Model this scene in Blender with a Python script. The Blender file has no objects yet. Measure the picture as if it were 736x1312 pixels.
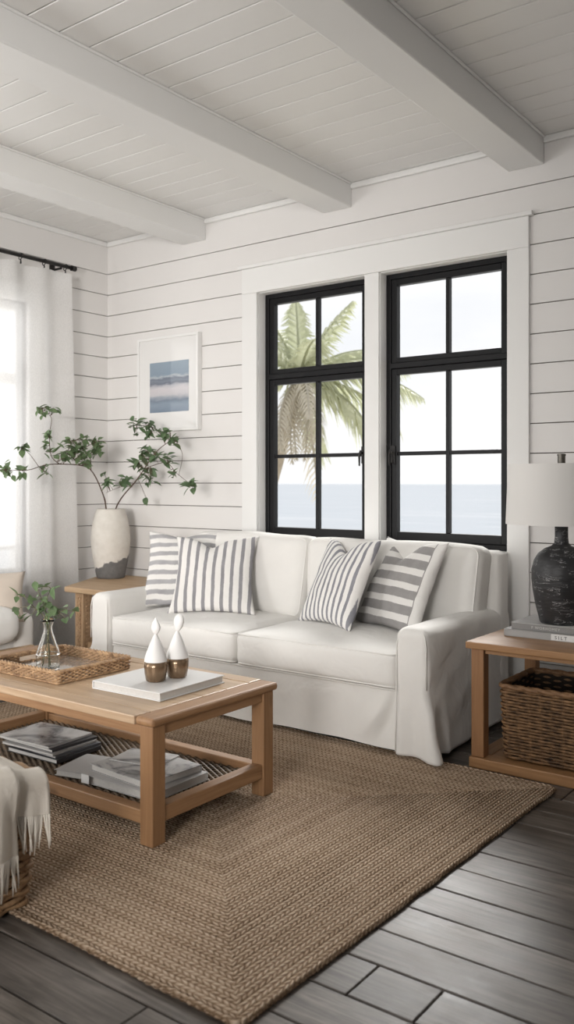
import bpy, bmesh, math, random
from mathutils import Vector, Matrix, noise
random.seed(7)
sc = bpy.context.scene
COL = sc.collection
PI = math.pi
R = math.radians

# ------------------------------------------------------------------ camera geometry (736 x 1312)
F, CX, CY, EYE = 1114.0, 368.0, 619.0, 1.2
YAW = math.atan2(.598, .8014)
CC, SS = math.cos(YAW), math.sin(YAW)

def ray(px, py):
    a = (px-CX)/F; b = -(py-CY)/F
    return Vector((CC*a-SS, SS*a+CC, b))
def onY(px, py, Y):
    r = ray(px, py); k = Y/r.y
    return Vector((r.x*k, Y, EYE+r.z*k))
def onX(px, py, X):
    r = ray(px, py); k = X/r.x
    return Vector((X, r.y*k, EYE+r.z*k))

# ------------------------------------------------------------------ scene objects
ORG = {}
def tag(o, label=None, cat=None, group=None, kind=None):
    if label: o['label'] = label
    if cat: o['category'] = cat
    if group: o['group'] = group
    if kind: o['kind'] = kind
    return o
def thing(name, label, cat, loc=(0, 0, 0), group=None):
    o = bpy.data.objects.new(name, None)
    o.empty_display_size = .1
    COL.objects.link(o)
    o.location = loc
    ORG[o] = Vector(loc)
    return tag(o, label, cat, group)

class MB:
    def __init__(s):
        s.v = []; s.f = []; s.m = []; s.r = []
    def face(s, idx, mi=0, rnd=0.):
        s.f.append(tuple(idx)); s.m.append(mi); s.r.append(rnd)
    def add(s, verts):
        b = len(s.v); s.v.extend(Vector(q) for q in verts); return b
    def box(s, x0, x1, y0, y1, z0, z1, mi=0, rnd=0., skip=''):
        b = s.add([(x0,y0,z0),(x1,y0,z0),(x1,y1,z0),(x0,y1,z0),(x0,y0,z1),(x1,y0,z1),(x1,y1,z1),(x0,y1,z1)])
        for k, q in (('b',(0,3,2,1)),('t',(4,5,6,7)),('f',(0,1,5,4)),('r',(1,2,6,5)),('k',(2,3,7,6)),('l',(3,0,4,7))):
            if k not in skip: s.face([b+i for i in q], mi, rnd)
        return s
    def obox(s, c, size, rot=None, mi=0, rnd=0.):
        hx, hy, hz = size[0]/2, size[1]/2, size[2]/2
        b = len(s.v)
        s.box(-hx, hx, -hy, hy, -hz, hz, mi, rnd)
        for i in range(b, len(s.v)):
            q = s.v[i]
            if rot is not None: q = rot @ q
            s.v[i] = q + Vector(c)
        return s
    def tube(s, pts, rad, n=6, closed=False, caps=True, mi=0, flat=1.0, rnd=0.):
        pts = [Vector(q) for q in pts]
        m = len(pts)
        rads = rad if isinstance(rad, (list, tuple)) else [rad]*m
        base = len(s.v)
        up = None
        for i, q in enumerate(pts):
            if closed: t = pts[(i+1) % m]-pts[i-1]
            else: t = pts[min(i+1, m-1)]-pts[max(i-1, 0)]
            if t.length < 1e-9: t = Vector((0,0,1))
            t.normalize()
            if up is None:
                up = Vector((0,0,1)) if abs(t.z) < .9 else Vector((1,0,0))
            a = t.cross(up)
            if a.length < 1e-6: a = t.cross(Vector((0,1,0)))
            a.normalize(); bb = a.cross(t).normalized(); up = bb
            for k in range(n):
                th = 2*PI*k/n
                s.v.append(q + a*(math.cos(th)*rads[i]) + bb*(math.sin(th)*rads[i]*flat))
        segs = m if closed else m-1
        for i in range(segs):
            j = (i+1) % m
            for k in range(n):
                l = (k+1) % n
                s.face((base+i*n+k, base+i*n+l, base+j*n+l, base+j*n+k), mi, rnd)
        if caps and not closed:
            s.face([base+k for k in reversed(range(n))], mi, rnd)
            s.face([base+(m-1)*n+k for k in range(n)], mi, rnd)
        return s
    def lathe(s, prof, c=(0,0,0), n=32, mi=0, capb=True, capt=True, wob=None):
        base = len(s.v); c = Vector(c)
        for (r, z) in prof:
            for k in range(n):
                th = 2*PI*k/n
                rr = r if wob is None else r*(1+wob(th, z))
                s.v.append(c+Vector((rr*math.cos(th), rr*math.sin(th), z)))
        for i in range(len(prof)-1):
            for k in range(n):
                l = (k+1) % n
                s.face((base+i*n+k, base+i*n+l, base+(i+1)*n+l, base+(i+1)*n+k), mi)
        if capb: s.face([base+k for k in reversed(range(n))], mi)
        if capt: s.face([base+(len(prof)-1)*n+k for k in range(n)], mi)
        return s
    def loft(s, rings, capb=True, capt=True, mi=0):
        base = len(s.v); n = len(rings[0])
        for rg in rings: s.v.extend(Vector(q) for q in rg)
        for i in range(len(rings)-1):
            for k in range(n):
                l = (k+1) % n
                s.face((base+i*n+k, base+i*n+l, base+(i+1)*n+l, base+(i+1)*n+k), mi)
        if capb: s.face([base+k for k in reversed(range(n))], mi)
        if capt: s.face([base+(len(rings)-1)*n+k for k in range(n)], mi)
        return s
    def grid(s, fn, nu, nv, mi=0):
        base = len(s.v)
        for j in range(nv+1):
            for i in range(nu+1):
                s.v.append(Vector(fn(i/nu, j/nv)))
        for j in range(nv):
            for i in range(nu):
                a = base+j*(nu+1)+i
                s.face((a, a+1, a+nu+2, a+nu+1), mi)
        return s
    def softbox(s, c, h, r, n=10, crown=(0,0,0), disp=None, rot=None):
        """rounded upholstered block: centre c, half sizes h, edge radius r"""
        c = Vector(c); key = {}
        def co(k, H):
            t = -1+2*k/n
            # denser near the edges
            t = math.copysign(1-(1-abs(t))**1.6, t)
            return t*H
        def vert(x, y, z):
            q = Vector((x, y, z))
            inn = Vector([max(-(h[i]-r), min(h[i]-r, q[i])) for i in range(3)])
            d = q-inn
            if d.length > 1e-9: q = inn+d.normalized()*r
            u = [q[i]/h[i] for i in range(3)]
            fx = max(0,1-u[0]**2); fy = max(0,1-u[1]**2); fz = max(0,1-u[2]**2)
            q = q+Vector((math.copysign(crown[0], u[0])*fy*fz*abs(u[0]), math.copysign(crown[1], u[1])*fx*fz*abs(u[1]), math.copysign(crown[2], u[2])*fx*fy*abs(u[2])))
            if disp: q = q+disp(q, u)
            if rot is not None: q = rot @ q
            q = q+c
            kk = (round(x,5), round(y,5), round(z,5))
            if kk not in key:
                key[kk] = len(s.v); s.v.append(q)
            return key[kk]
        for ax in range(3):
            for sg in (-1, 1):
                a1, a2 = (ax+1) % 3, (ax+2) % 3
                for i in range(n):
                    for j in range(n):
                        quad = []
                        for (di, dj) in ((0,0),(1,0),(1,1),(0,1)):
                            p = [0,0,0]
                            p[ax] = sg*h[ax]; p[a1] = co(i+di, h[a1]); p[a2] = co(j+dj, h[a2])
                            quad.append(vert(*p))
                        if sg < 0: quad.reverse()
                        s.face(quad)
        return s
    def build(s, name, mats, parent=None, smooth=False, bevel=0., seg=2, sub=0, local=False, origin=None, weld=False):
        me = bpy.data.meshes.new(name)
        if parent is not None:
            org = Vector((0,0,0)) if local else ORG[parent]
        else:
            if origin is None and s.v:
                xs = [q.x for q in s.v]; ys = [q.y for q in s.v]; zs = [q.z for q in s.v]
                origin = ((min(xs)+max(xs))/2, (min(ys)+max(ys))/2, min(zs))
            org = Vector((0,0,0)) if local else Vector(origin)
        me.from_pydata([tuple(q-org) for q in s.v], [], s.f)
        if not isinstance(mats, (list, tuple)): mats = [mats]
        for m in mats: me.materials.append(m)
        if any(s.m): me.polygons.foreach_set('material_index', s.m)
        if any(s.r):
            at = me.attributes.new('rnd', 'FLOAT', 'FACE')
            at.data.foreach_set('value', s.r)
        if smooth: me.polygons.foreach_set('use_smooth', [True]*len(me.polygons))
        me.validate(); me.update()
        o = bpy.data.objects.new(name, me)
        COL.objects.link(o)
        if parent is not None:
            o.parent = parent; ORG[o] = ORG[parent]
        else:
            o.location = org; ORG[o] = org
        if weld: o.modifiers.new('weld', 'WELD').merge_threshold = 1e-5
        if bevel:
            b = o.modifiers.new('bevel', 'BEVEL'); b.width = bevel; b.segments = seg; b.limit_method = 'ANGLE'; b.angle_limit = R(40)
            b.harden_normals = False
        if sub:
            q = o.modifiers.new('sub', 'SUBSURF'); q.levels = sub; q.render_levels = sub
        return o

def rrect(x0, x1, y0, y1, r, nc=5, ns=8):
    """closed rounded rectangle, counter clockwise from the front left; returns (x, y)"""
    pts = []
    def side(a, b):
        for i in range(ns):
            t = i/ns
            pts.append((a[0]+(b[0]-a[0])*t, a[1]+(b[1]-a[1])*t))
    def corner(cx, cy, a0):
        for i in range(nc):
            a = a0+PI/2*i/nc
            pts.append((cx+r*math.cos(a), cy+r*math.sin(a)))
    side((x0+r, y0), (x1-r, y0)); corner(x1-r, y0+r, -PI/2)
    side((x1, y0+r), (x1, y1-r)); corner(x1-r, y1-r, 0)
    side((x1-r, y1), (x0+r, y1)); corner(x0+r, y1-r, PI/2)
    side((x0, y1-r), (x0, y0+r)); corner(x0+r, y0+r, PI)
    return pts
def sstep(a, b, x):
    t = max(0., min(1., (x-a)/(b-a))); return t*t*(3-2*t)

# ------------------------------------------------------------------ materials
class NT:
    def __init__(s, name):
        s.m = bpy.data.materials.new(name); s.m.use_nodes = True
        s.t = s.m.node_tree; s.b = s.t.nodes['Principled BSDF']; s.out = s.t.nodes['Material Output']
    def n(s, typ, **kw):
        nd = s.t.nodes.new(typ)
        for k, v in kw.items():
            if k.startswith('i_'):
                key = k[2:]
                key = int(key) if key.isdigit() else key.replace('_', ' ')
                if hasattr(v, 'links') or isinstance(v, bpy.types.NodeSocket): s.t.links.new(v, nd.inputs[key])
                else: nd.inputs[key].default_value = v
            else: setattr(nd, k, v)
        return nd
    def l(s, a, b): s.t.links.new(a, b)
    def math(s, op, a, b=None, c=None):
        nd = s.t.nodes.new('ShaderNodeMath'); nd.operation = op
        for i, v in enumerate((a, b, c)):
            if v is None: continue
            if isinstance(v, bpy.types.NodeSocket): s.l(v, nd.inputs[i])
            else: nd.inputs[i].default_value = v
        return nd.outputs[0]
    def ramp(s, fac, stops, interp='LINEAR'):
        nd = s.t.nodes.new('ShaderNodeValToRGB'); cr = nd.color_ramp; cr.interpolation = interp
        while len(cr.elements) < len(stops): cr.elements.new(.5)
        for e, (p, c) in zip(cr.elements, stops):
            e.position = p; e.color = (*c, 1) if len(c) == 3 else c
        s.l(fac, nd.inputs[0]); return nd.outputs[0]
    def obj(s): return s.n('ShaderNodeTexCoord').outputs['Object']
    def mapped(s, scale=(1,1,1), rot=(0,0,0), loc=(0,0,0)):
        mp = s.n('ShaderNodeMapping'); s.l(s.obj(), mp.inputs[0])
        mp.inputs['Scale'].default_value = scale; mp.inputs['Rotation'].default_value = rot; mp.inputs['Location'].default_value = loc
        return mp.outputs[0]
    def noise(s, vec, scale, detail=4, rough=.55, dist=0.):
        nd = s.n('ShaderNodeTexNoise'); s.l(vec, nd.inputs['Vector'])
        nd.inputs['Scale'].default_value = scale; nd.inputs['Detail'].default_value = detail
        nd.inputs['Roughness'].default_value = rough; nd.inputs['Distortion'].default_value = dist
        return nd.outputs[0]
    def mix(s, fac, a, b, blend='MIX'):
        nd = s.t.nodes.new('ShaderNodeMix'); nd.data_type = 'RGBA'; nd.blend_type = blend
        for k, v in ((0, fac), (6, a), (7, b)):
            if isinstance(v, bpy.types.NodeSocket): s.l(v, nd.inputs[k])
            elif k == 0: nd.inputs[0].default_value = v
            else: nd.inputs[k].default_value = (*v, 1)
        return nd.outputs[2]
    def bump(s, h, strength=.3, dist=.01):
        nd = s.n('ShaderNodeBump'); nd.inputs['Strength'].default_value = strength; nd.inputs['Distance'].default_value = dist
        s.l(h, nd.inputs['Height']); s.l(nd.outputs[0], s.b.inputs['Normal']); return nd
    def col(s, c):
        if isinstance(c, bpy.types.NodeSocket): s.l(c, s.b.inputs['Base Color'])
        else: s.b.inputs['Base Color'].default_value = (*c, 1)
    def rough(s, v):
        if isinstance(v, bpy.types.NodeSocket): s.l(v, s.b.inputs['Roughness'])
        else: s.b.inputs['Roughness'].default_value = v

def plain(name, c, rough=.5, metal=0., var=.06, scale=6., bump=0., bscale=60., spec=.5):
    t = NT(name); v = t.obj()
    nz = t.noise(v, scale, 3)
    t.col(t.mix(nz, tuple(x*(1-var) for x in c), tuple(min(1, x*(1+var)) for x in c)))
    t.rough(rough); t.b.inputs['Metallic'].default_value = metal; t.b.inputs['Specular IOR Level'].default_value = spec
    if bump: t.bump(t.noise(v, bscale, 4), bump, .004)
    return t.m

def wood(name, dark, light, axis=0, rough=.5, gs=1., knots=True, bump=.15):
    t = NT(name)
    sc_ = [14*gs, 14*gs, 14*gs]; sc_[axis] = 1.1*gs
    v = t.mapped(tuple(sc_))
    a = t.noise(v, 1.6, 6, .6, 1.2)
    sc2 = [90*gs]*3; sc2[axis] = 4*gs
    b = t.noise(t.mapped(tuple(sc2)), 1.5, 3, .6)
    f = t.math('ADD', t.math('MULTIPLY', a, .75), t.math('MULTIPLY', b, .3))
    c = t.ramp(f, [(.30, dark), (.52, tuple((x+y)/2 for x, y in zip(dark, light))), (.72, light)])
    big = t.noise(t.obj(), 2.3, 2)
    c = t.mix(t.math('MULTIPLY', big, .35), c, tuple(x*.65 for x in dark), 'MIX')
    if knots:
        vo = t.n('ShaderNodeTexVoronoi'); sk = [5, 5, 5]; sk[axis] = 2.2
        t.l(t.mapped(tuple(sk)), vo.inputs['Vector']); vo.inputs['Scale'].default_value = 1.
        k = t.ramp(vo.outputs['Distance'], [(.03, (1,1,1)), (.09, (0,0,0))])
        c = t.mix(t.math('MULTIPLY', k, .6), c, tuple(x*.35 for x in dark))
    t.col(c); t.rough(rough)
    t.bump(f, bump, .003)
    return t.m

def fabric(name, c, rough=.9, wrinkle=.35, wscale=7., weave=.12, var=.05, sheen=.15):
    t = NT(name); v = t.obj()
    nz = t.noise(v, 5, 4)
    t.col(t.mix(nz, tuple(x*(1-var) for x in c), tuple(min(1, x*(1+var)) for x in c)))
    t.rough(rough); t.b.inputs['Sheen Weight'].default_value = sheen; t.b.inputs['Specular IOR Level'].default_value = .2
    w = t.noise(v, wscale, 3, .5, .6)
    wv = t.noise(v, 420, 2)
    b1 = t.n('ShaderNodeBump'); b1.inputs['Strength'].default_value = wrinkle; b1.inputs['Distance'].default_value = .03; t.l(w, b1.inputs['Height'])
    b2 = t.n('ShaderNodeBump'); b2.inputs['Strength'].default_value = weave; b2.inputs['Distance'].default_value = .002; t.l(wv, b2.inputs['Height']); t.l(b1.outputs[0], b2.inputs['Normal'])
    t.l(b2.outputs[0], t.b.inputs['Normal'])
    return t.m

def striped(name, base, dark, axis, period, duty, phase=0., soft=.04, wobble=.006, edge=None):
    t = NT(name); v = t.obj()
    sx = t.n('ShaderNodeSeparateXYZ'); t.l(v, sx.inputs[0])
    co = sx.outputs[axis]
    nz = t.noise(v, 9, 3)
    co = t.math('ADD', co, t.math('MULTIPLY', t.math('SUBTRACT', nz, .5), wobble*2))
    ph = t.math('FRACT', t.math('ADD', t.math('DIVIDE', co, period), 20+phase))
    tri = t.math('ABSOLUTE', t.math('SUBTRACT', ph, .5))
    fray = t.noise(t.mapped((260, 260, 260)), 1., 2)
    tri = t.math('ADD', tri, t.math('MULTIPLY', t.math('SUBTRACT', fray, .5), soft*2))
    k = t.ramp(tri, [(duty/2-soft/2, (1,1,1)), (duty/2+soft/2, (0,0,0))])
    tone = t.noise(v, 14, 3)
    if edge is not None:
        q = t.math('ADD', sx.outputs[0], t.math('MULTIPLY', t.math('SUBTRACT', nz, .5), .01))
        k = t.math('MULTIPLY', k, t.math('LESS_THAN', q, edge))
        k = t.math('MAXIMUM', k, t.math('LESS_THAN', t.math('ABSOLUTE', t.math('SUBTRACT', q, edge)), .003))
    dk = t.mix(tone, tuple(x*.8 for x in dark), tuple(x*1.3 for x in dark))
    t.col(t.mix(k, base, dk)); t.rough(.95); t.b.inputs['Specular IOR Level'].default_value = .15
    b = t.n('ShaderNodeBump'); b.inputs['Strength'].default_value = .35; b.inputs['Distance'].default_value = .02; t.l(t.noise(v, 11, 3, .5, 1.), b.inputs['Height'])
    b2 = t.n('ShaderNodeBump'); b2.inputs['Strength'].default_value = .25; b2.inputs['Distance'].default_value = .002; t.l(fray, b2.inputs['Height']); t.l(b.outputs[0], b2.inputs['Normal'])
    t.l(b2.outputs[0], t.b.inputs['Normal'])
    return t.m

M = {}
def mk_paint(name, c, rough, var=.03, bump=True):
    t = NT(name); v = t.obj()
    big = t.noise(v, 1.3, 3)
    t.col(t.mix(big, tuple(x*(1-var) for x in c), tuple(min(1, x*(1+var)) for x in c)))
    t.rough(t.math('ADD', t.math('MULTIPLY', t.noise(v, 3., 3), .2), rough-.1))
    if bump: t.bump(t.noise(t.mapped((3, 40, 40)), 1.5, 3), .06, .004)
    return t.m
M['wall'] = mk_paint('white_shiplap_paint', (.74, .722, .705), .5)
M['ceil'] = mk_paint('white_ceiling_paint', (.78, .77, .75), .36, bump=False)
M['trim'] = mk_paint('white_trim_paint', (.78, .775, .76), .42)
M['gap'] = plain('dark_board_gap', (.10, .085, .07), .9)
M['wallgap'] = plain('shiplap_gap', (.095, .078, .064), .9)
M['ceilgap'] = plain('ceiling_gap', (.16, .15, .14), .9)
M['black'] = plain('black_window_paint', (.009, .009, .010), .4, var=.15, spec=.2)
M['iron'] = plain('black_iron', (.02, .018, .017), .45, .4)

t = NT('floor_planks'); v = t.obj()
at = t.n('ShaderNodeAttribute', attribute_name='rnd').outputs['Fac']
off = t.n('ShaderNodeCombineXYZ'); t.l(t.math('MULTIPLY', at, 37.), off.inputs[0]); t.l(t.math('MULTIPLY', at, 91.), off.inputs[1])
va = t.n('ShaderNodeVectorMath', operation='ADD'); t.l(v, va.inputs[0]); t.l(off.outputs[0], va.inputs[1])
mp = t.n('ShaderNodeMapping'); t.l(va.outputs[0], mp.inputs[0]); mp.inputs['Scale'].default_value = (1.2, 16, 1)
g = t.noise(mp.outputs[0], 1.8, 7, .62, 1.6)
mp2 = t.n('ShaderNodeMapping'); t.l(va.outputs[0], mp2.inputs[0]); mp2.inputs['Scale'].default_value = (5, 120, 1)
g2 = t.noise(mp2.outputs[0], 1.5, 3)
cl = t.noise(va.outputs[0], 4.5, 5, .6)
f = t.math('ADD', t.math('ADD', t.math('MULTIPLY', g, .55), t.math('MULTIPLY', g2, .2)), t.math('MULTIPLY', cl, .3))
c = t.ramp(f, [(.36, (.030, .025, .021)), (.5, (.105, .090, .077)), (.66, (.24, .21, .185))])
c = t.mix(t.math('MULTIPLY', at, .45), c, (.05, .046, .043))
t.col(c)
t.rough(t.ramp(t.math('ADD', t.math('MULTIPLY', cl, .6), t.math('MULTIPLY', g2, .4)), [(.3, (.31,)*3), (.7, (.52,)*3)]))
t.bump(f, .28, .006)
M['floor'] = t.m

# jute: rows follow the edges of the rug, object origin at the rug centre
def jute(name, hx, hy, row):
    t = NT(name); v = t.obj(); sx = t.n('ShaderNodeSeparateXYZ'); t.l(v, sx.inputs[0])
    ax = t.math('SUBTRACT', hx, t.math('ABSOLUTE', sx.outputs[0])); ay = t.math('SUBTRACT', hy, t.math('ABSOLUTE', sx.outputs[1]))
    d = t.math('MINIMUM', ax, ay)
    isx = t.math('LESS_THAN', ax, ay)           # rows along Y
    al = t.math('ADD', t.math('MULTIPLY', isx, sx.outputs[1]), t.math('MULTIPLY', t.math('SUBTRACT', 1., isx), sx.outputs[0]))
    k = t.math('FLOOR', t.math('DIVIDE', d, row))
    par = t.math('SUBTRACT', t.math('MULTIPLY', t.math('MODULO', k, 2.), 2.), 1.)
    fr = t.math('SUBTRACT', t.math('FRACT', t.math('DIVIDE', d, row)), .5)
    jit = t.noise(t.mapped((30, 30, 30)), 1., 2)
    ph = t.math('ADD', t.math('ADD', t.math('DIVIDE', al, .022), t.math('MULTIPLY', t.math('MULTIPLY', fr, par), .9)), t.math('MULTIPLY', jit, .9))
    st = t.math('ABSOLUTE', t.math('SINE', t.math('MULTIPLY', ph, PI)))
    prof = t.math('SUBTRACT', 1., t.math('MULTIPLY', t.math('MULTIPLY', fr, fr), 3.6))
    h = t.math('MULTIPLY', t.math('POWER', st, .6), prof)
    fib = t.noise(t.mapped((300, 300, 300)), 1., 3)
    rowv = t.n('ShaderNodeTexWhiteNoise', noise_dimensions='1D'); t.l(k, rowv.inputs['W'])
    big = t.noise(v, 3.5, 3); mid = t.noise(v, 22, 3)
    stm = t.n('ShaderNodeMapping'); t.l(v, stm.inputs[0]); stm.inputs['Scale'].default_value = (70, 70, 70)
    speck = t.noise(stm.outputs[0], 1., 3, .7)
    tone = t.math('ADD', t.math('ADD', t.math('MULTIPLY', h, .42), t.math('MULTIPLY', fib, .14)), t.math('ADD', t.math('MULTIPLY', speck, .42), t.math('ADD', t.math('MULTIPLY', big, .16), t.math('MULTIPLY', rowv.outputs[0], .10))))
    c = t.ramp(tone, [(.30, (.055, .033, .019)), (.50, (.245, .164, .104)), (.68, (.43, .322, .230)), (.92, (.63, .515, .40))])
    t.col(c); t.rough(.95); t.b.inputs['Specular IOR Level'].default_value = .05
    t.bump(t.math('ADD', h, t.math('MULTIPLY', fib, .25)), .9, .006)
    return t.m

M['pine'] = wood('pine_honey', (.235, .118, .052), (.44, .258, .130), 0, .5)
M['pine_y'] = wood('pine_honey_across', (.235, .118, .052), (.44, .258, .130), 1, .5)
M['pine_z'] = wood('pine_honey_upright', (.225, .112, .048), (.40, .228, .112), 2, .52)
M['pine_top_lit'] = wood('pine_top_lit', (.38, .25, .15), (.62, .46, .31), 0, .38)  # paler than the other pine: window light painted into the top
M['oak'] = wood('oak_table', (.29, .145, .062), (.48, .27, .125), 0, .42, knots=False)
M['oak_z'] = wood('oak_upright', (.25, .12, .052), (.42, .225, .105), 2, .45, knots=False)
M['oak_y'] = wood('oak_across', (.26, .13, .056), (.44, .245, .115), 1, .45, knots=False)
M['slab'] = wood('pale_slab', (.38, .24, .13), (.60, .43, .27), 0, .5)
M['carved'] = wood('carved_wood', (.20, .10, .045), (.66, .47, .29), 2, .7, gs=2.5)
M['slip'] = fabric('white_slipcover', (.79, .775, .745), wrinkle=.5, wscale=5.)
M['slip2'] = fabric('white_slipcover_cushion', (.80, .787, .758), wrinkle=.5, wscale=6.)
M['slip_back'] = fabric('white_slipcover_back', (.775, .76, .73), wrinkle=.4, wscale=4.)
M['linen'] = fabric('beige_linen', (.56, .49, .42), wrinkle=.3, wscale=6)
M['greylinen'] = fabric('pale_grey_linen', (.60, .58, .55), wrinkle=.2, wscale=8, weave=.3)
M['throw'] = fabric('cream_throw', (.66, .61, .54), wrinkle=.25, wscale=12, weave=.35, var=.08)
M['foot'] = wood('dark_foot', (.16, .085, .04), (.28, .16, .08), 2)
W0 = (.80, .785, .76)
M['p1'] = striped('pillow_soft_rows', W0, (.38, .375, .385), 2, .058, .47, .1, soft=.09, wobble=.012)
M['p2'] = striped('pillow_upright_stripes', W0, (.28, .275, .29), 0, .051, .38, .35, soft=.05)
M['p3'] = striped('pillow_fine_stripes', W0, (.25, .25, .275), 0, .042, .40, .1, soft=.05)
M['p4'] = striped('pillow_broad_bands', (.76, .745, .72), (.30, .29, .285), 2, .078, .58, .2, soft=.03, edge=.192)
def wickm(name, dark, light, s=1.):
    t = NT(name); v = t.obj()
    a = t.noise(v, 38*s, 4, .6); b = t.noise(v, 6, 2)
    f = t.math('ADD', t.math('MULTIPLY', a, .7), t.math('MULTIPLY', b, .35))
    t.col(t.ramp(f, [(.35, dark), (.72, light)])); t.rough(.62)
    t.bump(t.noise(v, 180, 3), .3, .002); return t.m
M['wicker_dark'] = wickm('dark_wicker', (.040, .020, .009), (.34, .19, .088))
M['wicker_rim'] = wickm('wicker_rim', (.14, .07, .032), (.33, .185, .09))
M['wicker'] = wickm('honey_wicker', (.15, .078, .036), (.50, .32, .17))
M['rattan'] = wickm('rattan_tray', (.13, .065, .03), (.55, .36, .20))
M['rope'] = wickm('seagrass', (.05, .032, .018), (.21, .145, .088))
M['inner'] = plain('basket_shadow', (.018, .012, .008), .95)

t = NT('sheer_linen'); v = t.obj()
nd = t.t.nodes; nd.remove(t.b)
wv = t.noise(t.mapped((200, 200, 60)), 1.5, 2)
tr = t.n('ShaderNodeBsdfTransparent'); tl = t.n('ShaderNodeBsdfTranslucent'); df = t.n('ShaderNodeBsdfDiffuse')
tl.inputs[0].default_value = (.95, .945, .94, 1); df.inputs[0].default_value = (.94, .935, .925, 1)
m1 = t.n('ShaderNodeMixShader'); m1.inputs[0].default_value = .5; t.l(tl.outputs[0], m1.inputs[1]); t.l(df.outputs[0], m1.inputs[2])
m2 = t.n('ShaderNodeMixShader'); t.l(t.math('ADD', t.math('MULTIPLY', wv, .25), .54), m2.inputs[0]); t.l(tr.outputs[0], m2.inputs[1]); t.l(m1.outputs[0], m2.inputs[2])
t.l(m2.outputs[0], t.out.inputs[0]); M['sheer'] = t.m

t = NT('window_glass'); t.t.nodes.remove(t.b)
tr = t.n('ShaderNodeBsdfTransparent'); gl = t.n('ShaderNodeBsdfGlossy'); gl.inputs['Roughness'].default_value = .02
lw = t.n('ShaderNodeFresnel'); lw.inputs[0].default_value = 1.08
mx = t.n('ShaderNodeMixShader'); t.l(lw.outputs[0], mx.inputs[0]); t.l(tr.outputs[0], mx.inputs[1]); t.l(gl.outputs[0], mx.inputs[2]); t.l(mx.outputs[0], t.out.inputs[0])
M['pane'] = t.m
t = NT('clear_bottle_glass'); t.col((.97, .985, .98)); t.rough(.02); t.b.inputs['Transmission Weight'].default_value = 1.; t.b.inputs['IOR'].default_value = 1.3
M['glass'] = t.m

# tall vase: cream glaze over a dark grey foot with a ragged edge
t = NT('two_tone_vase'); v = t.obj(); sx = t.n('ShaderNodeSeparateXYZ'); t.l(v, sx.inputs[0])
e = t.math('ADD', sx.outputs[2], t.math('MULTIPLY', t.math('SUBTRACT', t.noise(v, 16, 4, .6), .5), .09))
e = t.math('ADD', e, t.math('MULTIPLY', t.math('ADD', sx.outputs[0], t.math('MULTIPLY', sx.outputs[1], .75)), -.30))
k = t.ramp(e, [(.098, (0,0,0)), (.106, (1,1,1))])
cream = t.mix(t.noise(v, 22, 5), (.56, .52, .46), (.74, .71, .66))
dark = t.mix(t.noise(v, 40, 4), (.10, .098, .095), (.185, .18, .175))
t.col(t.mix(k, dark, cream)); t.rough(.75); t.bump(t.noise(v, 45, 5), .35, .005); M['vase'] = t.m
# lamp body: black ceramic with pale scratches
t = NT('black_scratched_ceramic'); v = t.obj()
a = t.noise(t.mapped((7, 7, 34)), 1.5, 4, .6, .8)
k1 = t.math('LESS_THAN', t.math('ABSOLUTE', t.math('SUBTRACT', a, .56)), .006)
k2 = t.math('GREATER_THAN', t.noise(v, 11, 2), .50)
k = t.math('MULTIPLY', k1, k2)
t.col(t.mix(t.math('MULTIPLY', k, .8), t.mix(t.noise(v, 14, 4), (.010, .010, .011), (.040, .040, .043)), (.5, .5, .5)))
t.rough(t.math('ADD', t.math('MULTIPLY', t.noise(v, 9, 3), .25), .28)); t.bump(t.noise(t.mapped((10, 10, 50)), 2, 3), .35, .006); M['lampblack'] = t.m
t = NT('white_lamp_shade'); v = t.obj(); t.col((.80, .785, .76)); t.rough(.9); t.bump(t.noise(t.mapped((150, 150, 400)), 1.5, 2), .12, .002)
t.b.inputs['Transmission Weight'].default_value = 0.; M['shade'] = t.m
M['bronze'] = plain('aged_pewter', (.13, .12, .105), .4, .8, var=.4, scale=60)
t = NT('copper_glaze'); v = t.obj(); t.col(t.mix(t.noise(t.mapped((60, 60, 9)), 1., 4), (.10, .06, .032), (.36, .25, .16))); t.rough(.25); t.b.inputs['Metallic'].default_value = .65
t.bump(t.noise(t.mapped((55, 55, 8)), 1., 3), .3, .005); M['copper'] = t.m
M['bisque'] = plain('white_bisque', (.80, .79, .775), .55, var=.03, bump=.1)
M['paper'] = plain('paper_pages', (.55, .535, .51), .9, var=.12, scale=120)
M['bookwhite'] = plain('pale_book_cover', (.70, .70, .695), .35, var=.03)
M['bookgrey'] = plain('grey_book_cover', (.25, .245, .24), .5, var=.08)
M['bookgrey2'] = plain('mid_grey_cover', (.38, .375, .37), .5, var=.08)
M['bookpale'] = plain('light_grey_cover', (.50, .495, .49), .4, var=.08)
M['charcoal'] = plain('charcoal_cover', (.05, .05, .055), .4, var=.2)
M['slate'] = plain('slate_cover', (.12, .125, .135), .35, var=.2)
M['ink'] = plain('dark_ink', (.05, .05, .05), .6)
M['inkpale'] = plain('pale_ink', (.62, .62, .60), .6)
M['label'] = plain('white_label', (.78, .78, .77), .6, var=.02)
def photo_cover(name, seed):
    t = NT(name); v = t.mapped((7, 7, 7), loc=(seed, seed*2, 0))
    a = t.noise(v, 1., 5, .6, .8)
    t.col(t.ramp(a, [(.33, (.05, .052, .058)), (.42, (.22, .225, .235)), (.52, (.52, .52, .52)), (.7, (.68, .68, .675))])); t.rough(.25); return t.m
M['photo1'] = photo_cover('photo_cover_mist', 3.1); M['photo2'] = photo_cover('photo_cover_pale', 9.4)

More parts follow.
